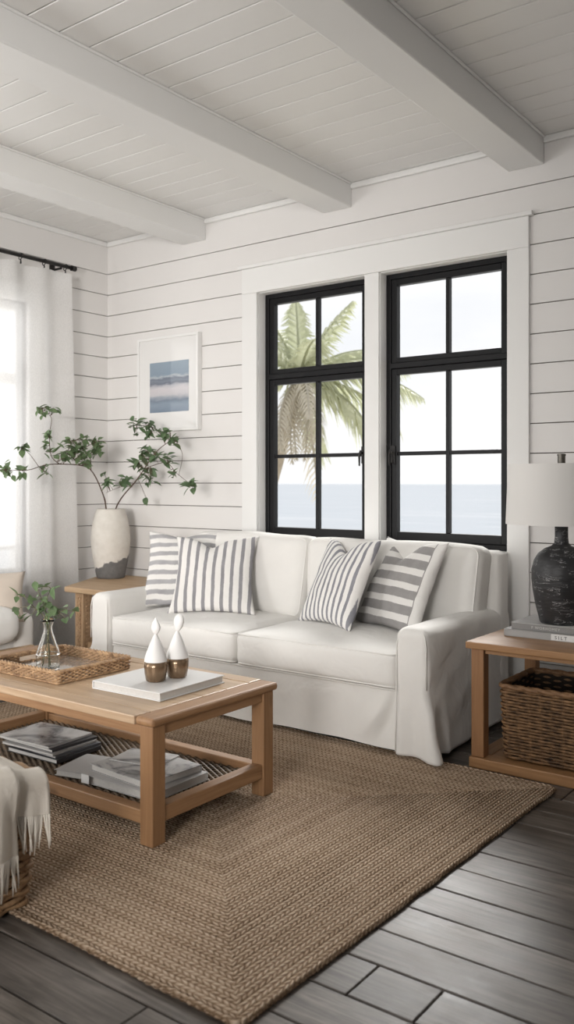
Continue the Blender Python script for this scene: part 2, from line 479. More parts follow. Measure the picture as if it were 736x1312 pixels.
# framed seascape print
t = NT('seascape_print'); v = t.obj(); sx = t.n('ShaderNodeSeparateXYZ'); t.l(v, sx.inputs[0])
wz = t.math('ADD', t.math('DIVIDE', sx.outputs[2], .344), t.math('MULTIPLY', t.math('SUBTRACT', t.noise(t.mapped((6, 1, 26)), 1., 6, .65), .5), .22))
t.col(t.ramp(wz, [(.0, (.15, .20, .27)), (.16, (.21, .27, .34)), (.24, (.16, .205, .27)), (.30, (.33, .36, .41)), (.34, (.50, .485, .51)), (.46, (.56, .53, .55)), (.53, (.42, .42, .46)), (.57, (.12, .14, .19)), (.62, (.17, .20, .25)), (.67, (.13, .155, .205)), (.70, (.40, .44, .48)), (.74, (.20, .265, .335)), (1., (.23, .30, .37))]))
t.rough(.7); t.b.inputs['Coat Weight'].default_value = 1.; t.b.inputs['Coat Roughness'].default_value = .02; t.b.inputs['Coat IOR'].default_value = 1.7; M['print'] = t.m
t = NT('print_mat'); t.col((.74, .73, .715)); t.rough(.7); t.b.inputs['Coat Weight'].default_value = 1.; t.b.inputs['Coat Roughness'].default_value = .02; t.b.inputs['Coat IOR'].default_value = 1.7; M['mat'] = t.m

def leafm(name, a, b, trans=.25):
    t = NT(name); v = t.obj()
    nz = t.noise(v, 25, 3)
    c = t.mix(nz, a, b); t.col(c); t.rough(.5)
    t.b.inputs['Specular IOR Level'].default_value = .3
    tl = t.n('ShaderNodeBsdfTranslucent'); t.l(c, tl.inputs[0])
    mx = t.n('ShaderNodeMixShader'); mx.inputs[0].default_value = trans
    t.l(t.b.outputs[0], mx.inputs[1]); t.l(tl.outputs[0], mx.inputs[2]); t.l(mx.outputs[0], t.out.inputs[0]); return t.m
M['leaf'] = leafm('green_leaf', (.07, .125, .055), (.24, .33, .17))
M['leaf2'] = leafm('deep_green_leaf', (.05, .10, .048), (.22, .31, .165))
M['stem'] = plain('brown_stem', (.10, .062, .04), .8, var=.2, scale=40)
M['stemg'] = plain('green_stem', (.17, .16, .09), .7, var=.2, scale=40)
M['palm'] = leafm('palm_leaf', (.42, .45, .28), (.64, .65, .50), .4)  # frond colours paled to paint in the overexposed outdoor haze
M['palmdry'] = leafm('dry_palm_leaf', (.50, .46, .38), (.64, .60, .53), .35)
M['trunk'] = plain('palm_trunk', (.42, .37, .31), .9, var=.25, scale=9)
M['sand'] = plain('sand', (.62, .57, .47), .95, var=.08)
t = NT('sea_water'); v = t.mapped((.05, .22, 1))
a = t.noise(v, 1., 5, .62)
foam = t.ramp(t.noise(t.mapped((.025, .12, 1)), 1., 4, .6), [(.56, (0,0,0)), (.66, (1,1,1))])
c = t.mix(a, (.335, .36, .392), (.42, .438, .462)); c = t.mix(t.math('MULTIPLY', foam, .5), c, (.50, .505, .515))
t.col(c); t.rough(.8); t.b.inputs['Specular IOR Level'].default_value = 0.; M['sea'] = t.m
M['mirror'] = plain('tray_glass_base', (.55, .50, .45), .07, .55, var=.05)

# ------------------------------------------------------------------ room shell
WY, WX, CEIL = 4.30, -4.842, 2.95
RX, FY = 2.6, -2.3
LINE0, PL = 1.2, .152            # shiplap gap heights are 1.2 + k * 0.152

def rect_minus(r, holes):
    out = [r]
    for h in holes:
        nxt = []
        for (a0, a1, b0, b1) in out:
            if h[1] <= a0 or h[0] >= a1 or h[3] <= b0 or h[2] >= b1:
                nxt.append((a0, a1, b0, b1)); continue
            if h[2] > b0: nxt.append((a0, a1, b0, h[2]))
            if h[3] < b1: nxt.append((a0, a1, h[3], b1))
            lo, hi = max(b0, h[2]), min(b1, h[3])
            if h[0] > a0: nxt.append((a0, h[0], lo, hi))
            if h[1] < a1: nxt.append((h[1], a1, lo, hi))
        out = nxt
    return out
def shiplap(axis, pos, out, a0, a1, holes, name, thick=.16):
    """boards on a wall; axis 'y' = wall at y=pos with boards along x, 'x' = wall at x=pos; out=+1/-1 points away from the room"""
    mb = MB(); g = .0026; bd = .014
    def add(r, d0, d1, mi):
        p0, p1 = sorted((pos+out*d0, pos+out*d1))
        if axis == 'y': mb.box(r[0], r[1], p0, p1, r[2], r[3], mi)
        else: mb.box(p0, p1, r[0], r[1], r[2], r[3], mi)
    zs = [0]+[LINE0+k*PL for k in range(-7, 11)]+[CEIL]
    for z0, z1 in zip(zs[:-1], zs[1:]):
        for r in rect_minus((a0, a1, z0+g*(z0 > 0), z1-g*(z1 < CEIL)), holes): add(r, 0, bd, 0)
    for r in rect_minus((a0, a1, 0, CEIL), holes): add(r, bd, thick, 1)
    o = mb.build(name, [M['wall'], M['wallgap']])
    return tag(o, kind='structure')

O1 = (-3.433, -2.640, .84, 2.403)
O2 = (-2.545, -1.775, .84, 2.403)
LW = (1.7, 3.60, .56, 2.40)       # opening in the left wall (y0, y1, z0, z1)
shiplap('y', WY, 1, WX-.16, RX, [O1, O2], 'wall_back')
shiplap('x', WX, -1, FY, WY, [LW], 'wall_left')
tag(MB().box(RX, RX+.12, FY, WY+.16, 0, CEIL).build('wall_right', M['wall']), kind='structure')
tag(MB().box(WX-.16, RX+.12, FY-.12, FY, 0, CEIL).build('wall_front', M['wall']), kind='structure')

# floor boards along x
mb = MB(); w = .1545; y0 = 1.564-w*25; j = 0
while y0+j*w < WY:
    ya, yb = y0+j*w, y0+(j+1)*w; ya2, yb2 = max(ya, FY), min(yb, WY)
    if yb2 > ya2+.01:
        cuts = []
        x = WX+random.uniform(.3, 1.8)
        while x < RX: cuts.append(x); x += random.uniform(1.3, 2.4)
        if abs(ya-1.7185) < .02: cuts = [-4.1, -2.75, -1.11, -.933, .6]
        else: cuts = [c_ for c_ in cuts if not (-1.4 < c_ < -.2 and 1.3 < ya < 2.6)]
        xs = [WX]+cuts+[RX]
        for a, b in zip(xs[:-1], xs[1:]):
            dz = random.uniform(-.0012, 0)
            mb.box(a+.0022, b-.0022, ya2+.003, yb2-.003, -.02, dz, 0, random.random()*.98+.02)
    j += 1
mb.box(WX, RX, FY, WY, -.05, -.010, 1, .01)
fl = mb.build('floor', [M['floor'], M['gap']], bevel=.0022, seg=1); tag(fl, kind='structure')

# ceiling boards along x
mb = MB(); w = .149; y = 2.027-w*32
while y < WY:
    a, b = max(y, FY), min(y+w, WY)
    if b > a+.01: mb.box(WX, RX, a+.0022, b-.0022, CEIL, CEIL+.02)
    y += w
mb.box(WX-.16, RX+.12, FY-.12, WY+.16, CEIL+.008, CEIL+.08, 1)
tag(mb.build('ceiling', [M['ceil'], M['ceilgap']], bevel=.003, seg=1), kind='structure')

ti = [0]
def trim(mb, bevel=.004, mat=None):
    ti[0] += 1
    return tag(mb.build('trim_%d' % ti[0], mat or M['trim'], bevel=bevel), kind='structure')
# exposed beams
for cx, w in ((-2.835, .20), (-1.68, .19), (-3.985, .21), (-.53, .20), (.62, .20)):
    mb = MB().box(cx-w/2, cx+w/2, FY, WY, 2.812, CEIL)
    mb.box(cx+w/2, cx+w/2+.014, FY, WY, CEIL-.012, CEIL); mb.box(cx-w/2-.014, cx-w/2, FY, WY, CEIL-.012, CEIL)
    trim(mb, .006)
# crown moulding strips between ceiling and walls
def crown(a0, a1, axis):
    mb = MB()
    if axis == 'y': mb.box(a0, a1, WY-.022, WY, CEIL-.035, CEIL)
    else: mb.box(WX, WX+.022, a0, a1, CEIL-.035, CEIL)
    trim(mb, .008)
crown(WX, -4.09, 'y'); crown(-3.88, -2.935, 'y'); crown(-2.735, -1.775, 'y'); crown(-1.585, -.63, 'y'); crown(-.43, RX, 'y'); crown(FY, WY-.022, 'x')
tag(MB().box(-1.655, RX, WY-.016, WY, 0, .12).build('baseboard_back', M['trim'], bevel=.004), kind='structure')
tag(MB().box(WX, WX+.016, FY, WY-.016, 0, .12).build('baseboard_left', M['trim'], bevel=.004), kind='structure')
# window casing on the back wall
mb = MB()
mb.box(-3.553, O1[0], WY-.022, WY, .12, 2.403); mb.box(O2[1], -1.658, WY-.022, WY, .12, 2.403)
mb.box(O1[1], O2[0], WY-.016, WY+.13, .84, 2.403)
mb.box(-3.553, -1.658, WY-.024, WY, 2.403, 2.560)
mb.box(-3.575, -1.636, WY-.040, WY, 2.560, 2.582)
mb.box(O1[0]+.001, O2[1]-.001, WY-.018, WY, .72, .814)
mb.box(O1[0], O1[1], WY-.005, WY+.15, .815, .842); mb.box(O2[0], O2[1], WY-.005, WY+.15, .815, .842)
mb.box(O1[0]-.002, O2[1]+.002, WY-.034, WY-.006, .815, .838)
trim(mb, .003)
# jamb linings of both openings
mb = MB()
for o in (O1, O2):
    mb.box(o[0]-.002, o[0]+.004, WY, WY+.15, o[2], o[3]); mb.box(o[1]-.004, o[1]+.002, WY, WY+.15, o[2], o[3]); mb.box(o[0], o[1], WY, WY+.15, o[3]-.004, o[3]+.002)
trim(mb, 0)
# casing of the left window
mb = MB()
mb.box(WX, WX+.02, LW[1], LW[1]+.10, LW[2]-.10, LW[3]); mb.box(WX, WX+.02, LW[0]-.10, LW[0], LW[2]-.10, LW[3])
mb.box(WX, WX+.022, LW[0]-.10, LW[1]+.10, LW[3], LW[3]+.12); mb.box(WX, WX+.03, LW[0]-.11, LW[1]+.11, LW[2]-.04, LW[2])
trim(mb, .003)

def black_window(n, o, latch_right):
    x0, x1, z0, z1 = o[0]+.004, o[1]-.004, o[2]+.002, o[3]-.004
    yf, yb = WY+.062, WY+.125
    root = bpy.data.objects.new('window_%d' % n, None); COL.objects.link(root); root.location = ((x0+x1)/2, yf, z0); ORG[root] = Vector(root.location); root['kind'] = 'structure'
    fr = MB(); fw = .030
    fr.box(x0, x0+fw, yf, yb, z0, z1); fr.box(x1-fw, x1, yf, yb, z0, z1); fr.box(x0+fw, x1-fw, yf, yb, z1-fw, z1); fr.box(x0+fw, x1-fw, yf, yb, z0, z0+fw)
    mid = 1.872
    fr.box(x0+fw, x1-fw, yf-.006, yb, mid-.017, mid+.017)
    fr.build('window_frame', M['black'], root, bevel=.004)
    xa, xb = x0+fw, x1-fw; xc = (xa+xb)/2
    for (za, zb, top, bot, mz) in ((mid+.017, z1-fw, .036, .030, None), (z0+fw, mid-.017, .034, .050, 1.369)):
        sb = MB(); sw = .036; ya, yc = yf+.008, yb-.014
        sb.box(xa, xa+sw, ya, yc, za, zb); sb.box(xb-sw, xb, ya, yc, za, zb); sb.box(xa+sw, xb-sw, ya, yc, zb-top, zb); sb.box(xa+sw, xb-sw, ya, yc, za, za+bot)
        mw = .011
        sb.box(xc-mw, xc+mw, ya+.006, yc, za+bot, zb-top)
        if mz:
            sb.box(xa+sw, xc-mw, ya+.006, yc, mz-mw, mz+mw); sb.box(xc+mw, xb-sw, ya+.006, yc, mz-mw, mz+mw)
        so = sb.build('sash', M['black'], root, bevel=.003)
        pm = MB()
        zsp = [za+bot]+([mz-mw, mz+mw] if mz else [])+[zb-top]
        yg = (ya+yc)/2+.004
        for pz0, pz1 in [(zsp[i], zsp[i+1]) for i in range(0, len(zsp), 2)]:
            for px0, px1 in ((xa+sw, xc-mw), (xc+mw, xb-sw)):
                b = pm.add([(px0, yg, pz0), (px1, yg, pz0), (px1, yg, pz1), (px0, yg, pz1)]); pm.face((b, b+1, b+2, b+3))
        pm.build('window_pane', M['pane'], so)
    lx = x1-fw-.018 if latch_right else x0+fw+.018
    lm = MB().box(lx-.011, lx+.011, yf-.012, yf+.008, 1.315, 1.415)
    lm.tube([(lx, yf-.012, 1.375), (lx, yf-.040, 1.378)], .008, 8)
    lm.tube([(lx, yf-.034, 1.392), (lx-.006, yf-.040, 1.36), (lx-.008, yf-.036, 1.30)], [.007, .008, .005], 8)
    lm.build('window_latch', M['iron'], root, bevel=.002)
black_window(1, O1, True); black_window(2, O2, False)
# white double-hung window behind the curtain
root = bpy.data.objects.new('window_3', None); COL.objects.link(root); root.location = (WX-.06, (LW[0]+LW[1])/2, LW[2]); ORG[root] = Vector(root.location); root['kind'] = 'structure'
mb = MB(); xa, xb = WX-.12, WX-.05; fw = .055
ym = (LW[0]+LW[1])/2
mb.box(xa, xb, LW[0], LW[0]+fw, LW[2], LW[3]); mb.box(xa, xb, LW[1]-fw, LW[1], LW[2], LW[3])
mb.box(xa, xb, LW[0]+fw, LW[1]-fw, LW[3]-fw, LW[3]); mb.box(xa, xb, LW[0]+fw, LW[1]-fw, LW[2], LW[2]+.08); mb.box(xa, xb, ym-.05, ym+.05, LW[2]+.08, LW[3]-fw)
for a, b in ((LW[0]+fw, ym-.05), (ym+.05, LW[1]-fw)):
    mb.box(xa, xb, a, b, 1.855, 1.925); mb.box(xa+.02, xb-.02, a, b, .76, .785)
fo = mb.build('window_frame', M['trim'], root, bevel=.004)
pm = MB()
for a, b in ((LW[0]+fw, ym-.05), (ym+.05, LW[1]-fw)):
    for c, d in ((LW[2]+.08, .76), (.785, 1.855), (1.925, LW[3]-fw)):
        k = pm.add([(WX-.085, a, c), (WX-.085, b, c), (WX-.085, b, d), (WX-.085, a, d)]); pm.face((k, k+1, k+2, k+3))
pm.build('window_pane', M['pane'], root)

# ------------------------------------------------------------------ outside
s = MB()
ysea = [14.5*1.32**k for k in range(20)]
s.grid(lambda u, v: ((-1.25+1.35*u)*ysea[round(v*19)], ysea[round(v*19)], -3.), 20, 19)
tag(s.build('sea', M['sea'], origin=(0, 0, -3)), kind='structure')
s = MB(); b = s.add([(-30, 4.9, -1.5), (10, 4.9, -1.5), (10, 16, -3.02), (-30, 16, -3.02)]); s.face((b, b+1, b+2, b+3))
tag(s.build('beach', M['sand'], origin=(0, 0, -1.5)), kind='structure')

def palm_tree():
    crown = onY(384, 486, 9.0)
    root = thing('palm_tree', 'pale green palm tree seen through the left black window', 'tree', (-7.7, 9.6, -2.1))
    base = Vector((-7.7, 9.6, -2.1))
    pts = []
    for i in range(15):
        tt = i/14
        q = base.lerp(crown, tt); q.x += -.35*math.sin(PI*tt); pts.append(q)
    MB().tube(pts, [.15-.06*i/14+(.012 if i % 2 else 0) for i in range(15)], 10).build('trunk', M['trunk'], root, smooth=True)
    rr = random.Random(11)
    specs = []
    # azimuth measured in the picture plane right(+)/left(-), elevation at the root, length, droop
    rgt = Vector((CC, SS, 0)); fwd = Vector((-SS, CC, 0))
    for (ax, az, el, L, dr, dry) in (
        (.45, -.2, 1.15, 1.25, .25, 0), (-.35, .3, 1.2, 1.3, .25, 0), (-.05, .4, 1.4, 1.2, .15, 0), (.75, .2, .80, 1.35, .5, 0),
        (1., -.1, .35, 1.75, .55, 0), (.9, .3, .12, 1.75, .6, 0), (.95, -.3, -.10, 1.55, .7, 0), (-.9, .1, .5, 1.4, .5, 0), (-1., -.3, .1, 1.4, .7, 0),
        (.35, -.8, -.2, 1.2, .9, 1), (-.5, -.7, -.35, 1.2, .9, 1), (.1, -.9, .3, 1.3, .9, 1), (-.7, .5, -.6, 1.15, .8, 1), (.62, .5, -.75, 1.25, .6, 0), (-.2, .8, -.7, 1.2, .8, 1), (.25, -.4, -1.0, 1.15, .5, 1), (-.25, -.4, -.95, 1.2, .5, 1), (-.6, -.5, .9, 1.2, .5, 0), (.15, -.7, .9, 1.2, .6, 0), (.3, .2, -1.25, 1.75, .15, 1), (.8, -.2, .62, 1.55, .6, 0), (.97, .1, -.30, 1.7, .45, 0)):
        h = (rgt*ax+fwd*az).normalized()
        mb = MB(); pts = []
        n = 22; q = Vector(crown); e = el
        for i in range(n):
            pts.append(Vector(q)); e -= dr*1.9/n
            q = q+(h*math.cos(e)+Vector((0,0,1))*math.sin(e))*(L/n)
        mb.tube(pts, [.020*(1-.8*i/n)+.004 for i in range(n)], 5)
        side = h.cross(Vector((0,0,1))).normalized()
        for i in range(2, n):
            d = (pts[i]-pts[i-1]).normalized(); up = side.cross(d).normalized()
            if up.z < 0: up = -up
            tt = i/n; ll = (.34 if dry else .52)*math.sin(PI*min(1, .22+tt*.78))**.7*(.75+.25*rr.random())*L/1.5
            for sg in (-1, 1):
                for kk in range(1 if dry else 2):
                    p0 = pts[i-1].lerp(pts[i], kk*.5)
                    dd = (side*sg*.8+d*.75-up*(.10+.25*rr.random())).normalized()
                    p1 = p0+dd*ll*.5; p2 = p0+dd*ll-Vector((0,0,1))*ll*(.25+.3*rr.random())
                    wv = d*.020
                    b = mb.add([p0-wv*.6, p0+wv*.6, p1+wv, p1-wv, p2]); mb.face((b, b+1, b+2, b+3)); mb.face((b+3, b+2, b+4))
        mb.build('frond', M['palmdry' if dry else 'palm'], root)
palm_tree()

# ------------------------------------------------------------------ rug
rx0, rx1, ry0, ry1 = -4.05, -1.20, 1.49, 3.385
rc = ((rx0+rx1)/2, (ry0+ry1)/2, 0); hx, hy = (rx1-rx0)/2, (ry1-ry0)/2; row = .0138
mb = MB(); rings = []
nr = int(hy/row*6)
for i in range(nr+1):
    d = .006+(hy-.008)*i/nr
    ph = (d/row) % 1
    z = .0095+.0035*math.sqrt(max(0, 1-(2*ph-1)**2))
    if i == 0: z = .004
    rings.append([Vector((x, y, z)) for x, y in ((rc[0]-hx+d, rc[1]-hy+d), (rc[0]+hx-d, rc[1]-hy+d), (rc[0]+hx-d, rc[1]+hy-d), (rc[0]-hx+d, rc[1]+hy-d))])
mb.loft(rings, capb=True, capt=True)
# corded edge
pts = []; rads = []
per = rrect(rx0+.006, rx1-.006, ry0+.006, ry1-.006, .035, 6, 300)
for i, (x, y) in enumerate(per):
    jx, jy = noise.noise((x*9, y*9, 1.)), noise.noise((x*9, y*9, 7.))
    pts.append((x+.006*jx, y+.006*jy, .0085)); rads.append(.0078+.0016*math.sin(i*2.1)+.001*random.random())
mb.tube(pts, rads, 7, closed=True)
rug = mb.build('jute_rug', jute('jute_braid', hx, hy, row), origin=(rc[0], rc[1], 0), smooth=True)
rug.rotation_euler.z = R(-1.2)
tag(rug, 'large braided tan jute rug on the dark plank floor under the coffee table', 'rug')
RUG = .0135

# ------------------------------------------------------------------ sofa
SX0, SX1, SY0, SYB = -3.87, -1.725, 3.305, 4.20
sofa = thing('sofa', 'white slipcovered two cushion sofa standing under the black windows', 'sofa', ((SX0+SX1)/2, 3.75, 0))
def nz3(x, y, z, s, o=0.): return noise.noise((x*s+o, y*s, z*s))
def sofa_arm(x0, x1, outer):
    mb = MB(); rings = []
    y0, y1 = SY0, SYB
    cornx = x1 if outer > 0 else x0
    lev = [.028, .04, .07, .10, .13, .16, .19, .22, .25, .275, .30, .34, .38, .42, .46, .50, .535]
    levels = [(z, 0.) for z in lev]
    for k in range(1, 6):
        a = PI/2*k/5; levels.append((.535+.042*math.sin(a), .042*(1-math.cos(a))))
    levels += [(.579, .055), (.5803, .061)]
    for z, ins in levels:
        pr = rrect(x0+ins, x1-ins, y0+ins, y1-ins*.5, max(.012, .026-ins*.2), 5, 16)
        rg = []
        for (x, y) in pr:
            tt = max(0., (.285-z)/.257)
            dx = dy = 0.
            # hem flare
            if y < y0+.02: dy -= .012*tt
            if abs(x-cornx) < .02: dx += outer*.012*tt
            # inverted pleat at the outer front corner: two flaps that swing apart
            if y < y0+.03:                                # front flap
                s_ = abs(x-cornx)
                g = math.exp(-(s_/.055)**2)
                dx += outer*.070*tt*g; dy -= .028*tt*g
                dy -= .022*tt*math.sin(s_*52+.9)*math.exp(-(s_/.13)**2)
            elif abs(x-cornx) < .02:
                s_ = y-y0
                g = math.exp(-((s_-.065)/.030)**2); g2 = math.exp(-((s_-.13)/.05)**2)
                dx += outer*(-.055*tt*g+.022*tt*g2)
                dx += outer*.010*tt*math.sin(y*9+1)
            wr = .0035*nz3(x, y, z, 9)+.003*nz3(x, y, z, 3.3, 5)
            if abs(x-cornx) < .02: dx += outer*(wr*1.4+.006*nz3(0, y*1.2-z*2.2, z*.6, 5, 2))
            elif y < y0+.03: dy -= wr
            rg.append((x+dx, y+dy, z+(.006*nz3(x, y, 0, 4) if z < .05 else 0)+(.003*nz3(x, y, 1, 5) if z > .55 else 0)))
        rings.append(rg)
    mb.loft(rings)
    o = mb.build('arm', M['slip'], sofa, smooth=True)
    # welt around the front panel
    pp = MB(); ys = y0-.001
    path = [(.006, ys-.008, .04), (.006, ys-.001, .2), (.007, ys+.002, .50), (.014, ys+.006, .545), (.034, ys+.016, .5655), ((x1-x0)/2, ys+.020, .571), (x1-x0-.034, ys+.016, .5655), (x1-x0-.014, ys+.006, .545), (x1-x0-.006, ys+.003, .50), (x1-x0-.006, ys+.003, .32)]
    path = [((x0+x if outer > 0 else x1-x), y, z) for x, y, z in path]
    pp.tube(path, .0030, 6); pp.build('welt', M['slip'], o, smooth=True)
    return o
sofa_arm(SX0, SX0+.150, -1); sofa_arm(SX1-.155, SX1, 1)
ix0, ix1 = SX0+.152, SX1-.157
# skirt below the cushions (front) with soft folds
mb = MB()
def skirt(u, v):
    x = ix0+(ix1-ix0)*u; z = .036+.262*v
    tt = 1-v
    y = 3.345-.022*tt+.009*math.sin(x*7.3+.6)*tt+.006*math.sin(x*17+z*8)*tt**1.2+.004*nz3(x, 0, z, 6)
    fold = math.exp(-(((x-ix1+.02)+(1-v)*.16)/.045)**2); y -= .026*fold*sstep(0, .5, v)*(1-v*.3)
    fold = math.exp(-(((x-ix1+.01)+(1-v)*.07)/.03)**2); y += .022*fold*sstep(0, .5, v)
    return (x, y, z+.005*math.sin(x*5.1)*tt)
mb.grid(skirt, 140, 20)
mb.box(ix0, ix1, 3.36, 4.06, .10, .298)
mb.build('skirt', M['slip'], sofa, smooth=True)
mb = MB().tube([(ix0+(ix1-ix0)*i/60, 3.335+.003*nz3(i*.1, 0, 0, 3), .292) for i in range(61)], .005, 6); mb.build('welt', M['slip'], sofa, smooth=True)
# back frame
mb = MB().softbox(((SX0+SX1)/2, 4.125, .47), ((SX1-SX0)/2+.004, .075, .39), .045, 14, (0, .006, .006), lambda q, u: Vector((0, .004*nz3(q.x, q.y, q.z, 4), .005*nz3(q.x, 0, 0, 3))))
mb.build('back_frame', M['slip'], sofa, smooth=True)
def wrinkle_seat(q, u):
    f = (.004*nz3(q.x, q.y, q.z, 5)+.003*nz3(q.x*2.5, q.y*.7, q.z, 6, 3))
    d = Vector((0, 0, f)) if abs(u[2]) > .8 else Vector((0, 0, 0))
    if u[1] < -.8: d.y -= .010*(1-u[0]**2)*(1-u[2]**2)+.004*math.sin(q.x*31+2*nz3(q.x, 0, 0, 6))*(1-abs(u[2]))
    return d
def loop_xy(cx, cy, z, hx, hy, r, rad, fz=None):
    pts = [(x, y, z+(fz(x, y) if fz else 0)) for x, y in rrect(cx-hx, cx+hx, cy-hy, cy+hy, r, 6, 14)]
    return MB().tube(pts, rad, 6, closed=True)
xm = (ix0+ix1)/2
for a, b in ((ix0+.004, xm-.003), (xm+.003, ix1-.004)):
    cx = (a+b)/2; cw = (b-a)/2; cy, hd = 3.655, .345; cz, hz = .378, .080; r = .034
    o = MB().softbox((cx, cy, cz), (cw, hd, hz), r, 18, (0, 0, .030), wrinkle_seat).build('seat_cushion', M['slip2'], sofa, smooth=True)
    k = r*.29
    for sg in (1, -1):
        loop_xy(cx, cy, cz+sg*(hz-k+.001), cw-k+.001, hd-k+.0015, r*.72, .0048).build('piping', M['slip2'], o, smooth=True)
# back cushions, leaning a little
rot = Matrix.Rotation(R(-7), 3, 'X')
for a, b, tz in ((-3.63, -2.797, .915), (-2.785, -1.775, .905)):
    cx = (a+b)/2; cw = (b-a)/2; hz = .232; cz = tz-hz-.012; r = .055; hd = .088; cy = 3.985
    def wr(q, u):
        f = .007*nz3(q.x, 0, q.z, 4, cx)+.004*nz3(q.x, 0, q.z, 9, 1)
        d = Vector((0, -f if u[1] < -.6 else 0, .012*nz3(q.x, 0, 0, 3, cx) if u[2] > .7 else 0))
        d.x += .014*(u[2]+.3)*u[0]*abs(u[0])
        return d
    o = MB().softbox((cx, cy, cz), (cw, hd, hz), r, 18, (0, .030, .010), wr, rot).build('back_cushion', M['slip_back'], sofa, smooth=True)
    k = r*.29
    for sg in (-1, 1):
        pts = []
        for x, z in rrect(-cw+k, cw-k, -hz+k, hz-k, r*.72, 6, 16):
            uz = z/hz; ux = x/cw
            q = Vector((x+.014*(uz+.3)*ux*abs(ux), sg*(hd-k+.001), z+(.012*nz3(x, 0, 0, 3, cx) if uz > .7 else 0)))
            pts.append(rot @ q+Vector((cx, cy, cz)))
        MB().tube(pts, .0046, 6, closed=True).build('piping', M['slip_back'], o, smooth=True)
for fx, fy in ((SX0+.09, 3.39), (SX1-.10, 3.36), (SX0+.09, 4.12), (SX1-.09, 4.12)):
    b = RUG if fy < 3.385 else 0
    if fx < -3: b = 0 if fy > 3.4 else RUG
    MB().lathe([(.022, b), (.026, .05), (.030, .105)], (fx, fy, 0), 14).build('foot', M['foot'], sofa, smooth=False)

# ------------------------------------------------------------------ throw pillows
def pillow(label, loc, yaw, lean, roll, w, h, T, mat, dip=.03, seed=1., n=30):
    mb = MB(); vid = {}
    def P(u, v, sg):
        iu, iv = 1-u*u, 1-v*v
        x = w/2*u*(1.03-.125*iv)*(1-.02*v); z = h/2*v*(1.02-.105*iu)
        th = T*(max(0, iu)*max(0, iv))**.42
        ch = math.exp(-((u+.10)/.30)**2)*max(0, v)**2
        z -= dip*ch
        y = sg*th*(1-.35*ch*(1 if sg < 0 else .3))
        f = .006*noise.noise((x*9+seed, z*9, sg))+.003*noise.noise((x*22, z*22+seed, sg))
        # pull lines running into the corners
        f += .0035*math.sin(math.atan2(abs(v)-1.25, abs(u)-1.25)*16)*(abs(u*v))**1.2
        y += -f*sg*min(1, th/T*1.4)*-1
        x += .004*noise.noise((z*12+seed, 3., u)); z += .004*noise.noise((x*12+seed, 8., v))
        return Vector((x, y, z))
    def idx(i, j, sg):
        if i in (0, n) or j in (0, n): sg = 0
        k = (i, j, sg)
        if k not in vid:
            u = -1+2*i/n; v = -1+2*j/n
            u = math.copysign(1-(1-abs(u))**1.25, u); v = math.copysign(1-(1-abs(v))**1.25, v)
            vid[k] = len(mb.v); mb.v.append(P(u, v, sg if sg else 0.))
        return vid[k]
    for sg in (-1, 1):
        for i in range(n):
            for j in range(n):
                q = [idx(i, j, sg), idx(i+1, j, sg), idx(i+1, j+1, sg), idx(i, j+1, sg)]
                if sg > 0: q.reverse()
                mb.face(q)
    o = mb.build('throw_pillow', mat, smooth=True, local=True)
    o.location = loc
    o.rotation_mode = 'QUATERNION'
    o.rotation_quaternion = (Matrix.Rotation(yaw, 3, 'Z') @ Matrix.Rotation(-lean, 3, 'X') @ Matrix.Rotation(-roll, 3, 'Y')).to_quaternion()
    return tag(o, label, 'pillow', 'striped throw pillows on the sofa')
pillow('pillow with soft horizontal grey stripes in the left corner of the sofa', (-3.60, 3.775, .686), .50, .40, .0, .450, .475, .065, M['p1'], .02, 2.)
pillow('pillow with upright grey stripes in front of the horizontally striped one at sofa left', (-3.262, 3.685, .683), .55, .46, .0, .470, .462, .070, M['p2'], .050, 5.)
pillow('narrow striped pillow leaning toward the right, left one of the sofa right pair', (-2.462, 3.748, .690), -.431, .444, .036, .472, .475, .068, M['p3'], .070, 9.)
pillow('pillow with broad grey bands beside the right sofa arm', (-2.150, 3.835, .692), -.400, .433, -.011, .490, .482, .068, M['p4'], .095, 14.)

# ------------------------------------------------------------------ coffee table
TX0, TX1, TY0, TY1, TZ = -3.40, -2.022, 1.985, 2.655, .437
ct = thing('coffee_table', 'rustic honey pine coffee table with a lower shelf on the jute rug', 'coffee table', ((TX0+TX1)/2, (TY0+TY1)/2, RUG))
mb = MB(); zt = TZ-.030
bw = .085
nb = 4; yy0, yy1 = TY0+.075, TY1-.075
for i in range(nb):
    a = yy0+(yy1-yy0)*i/nb; b = yy0+(yy1-yy0)*(i+1)/nb
    mb.box(TX0+bw, TX1-bw, a+.0007, b-.0007, zt, TZ-.001)
mb.box(TX0+bw, TX1-bw, TY0, yy0-.0022, zt, TZ); mb.box(TX0+bw, TX1-bw, yy1+.0022, TY1, zt, TZ)
top = mb.build('tabletop', M['pine_top_lit'], ct, bevel=.004)
for a, b in ((TX0, TX0+bw-.0018), (TX1-bw+.0018, TX1)):
    MB().box(a, b, TY0, TY1, zt, TZ).build('breadboard_end', M['pine_y'], top, bevel=.012, seg=3)
lg = .060; ins = .014
legs = {}
for lx in (TX0+ins, TX1-ins-lg):
    for ly in (TY0+ins, TY1-ins-lg):
        MB().box(lx, lx+lg, ly, ly+lg, RUG, zt).build('leg', M['pine_z'], ct, bevel=.004)
lx0, lx1 = TX0+ins+lg, TX1-ins-lg; ly0, ly1 = TY0+ins+lg, TY1-ins-lg
for a, b in ((TY0+.022, TY0+.044), (TY1-.044, TY1-.022)): MB().box(lx0, lx1, a, b, zt-.036, zt).build('apron', M['pine'], ct, bevel=.002)
for a, b in ((TX0+.022, TX0+.044), (TX1-.044, TX1-.022)): MB().box(a, b, ly0, ly1, zt-.036, zt).build('apron', M['pine_y'], ct, bevel=.002)
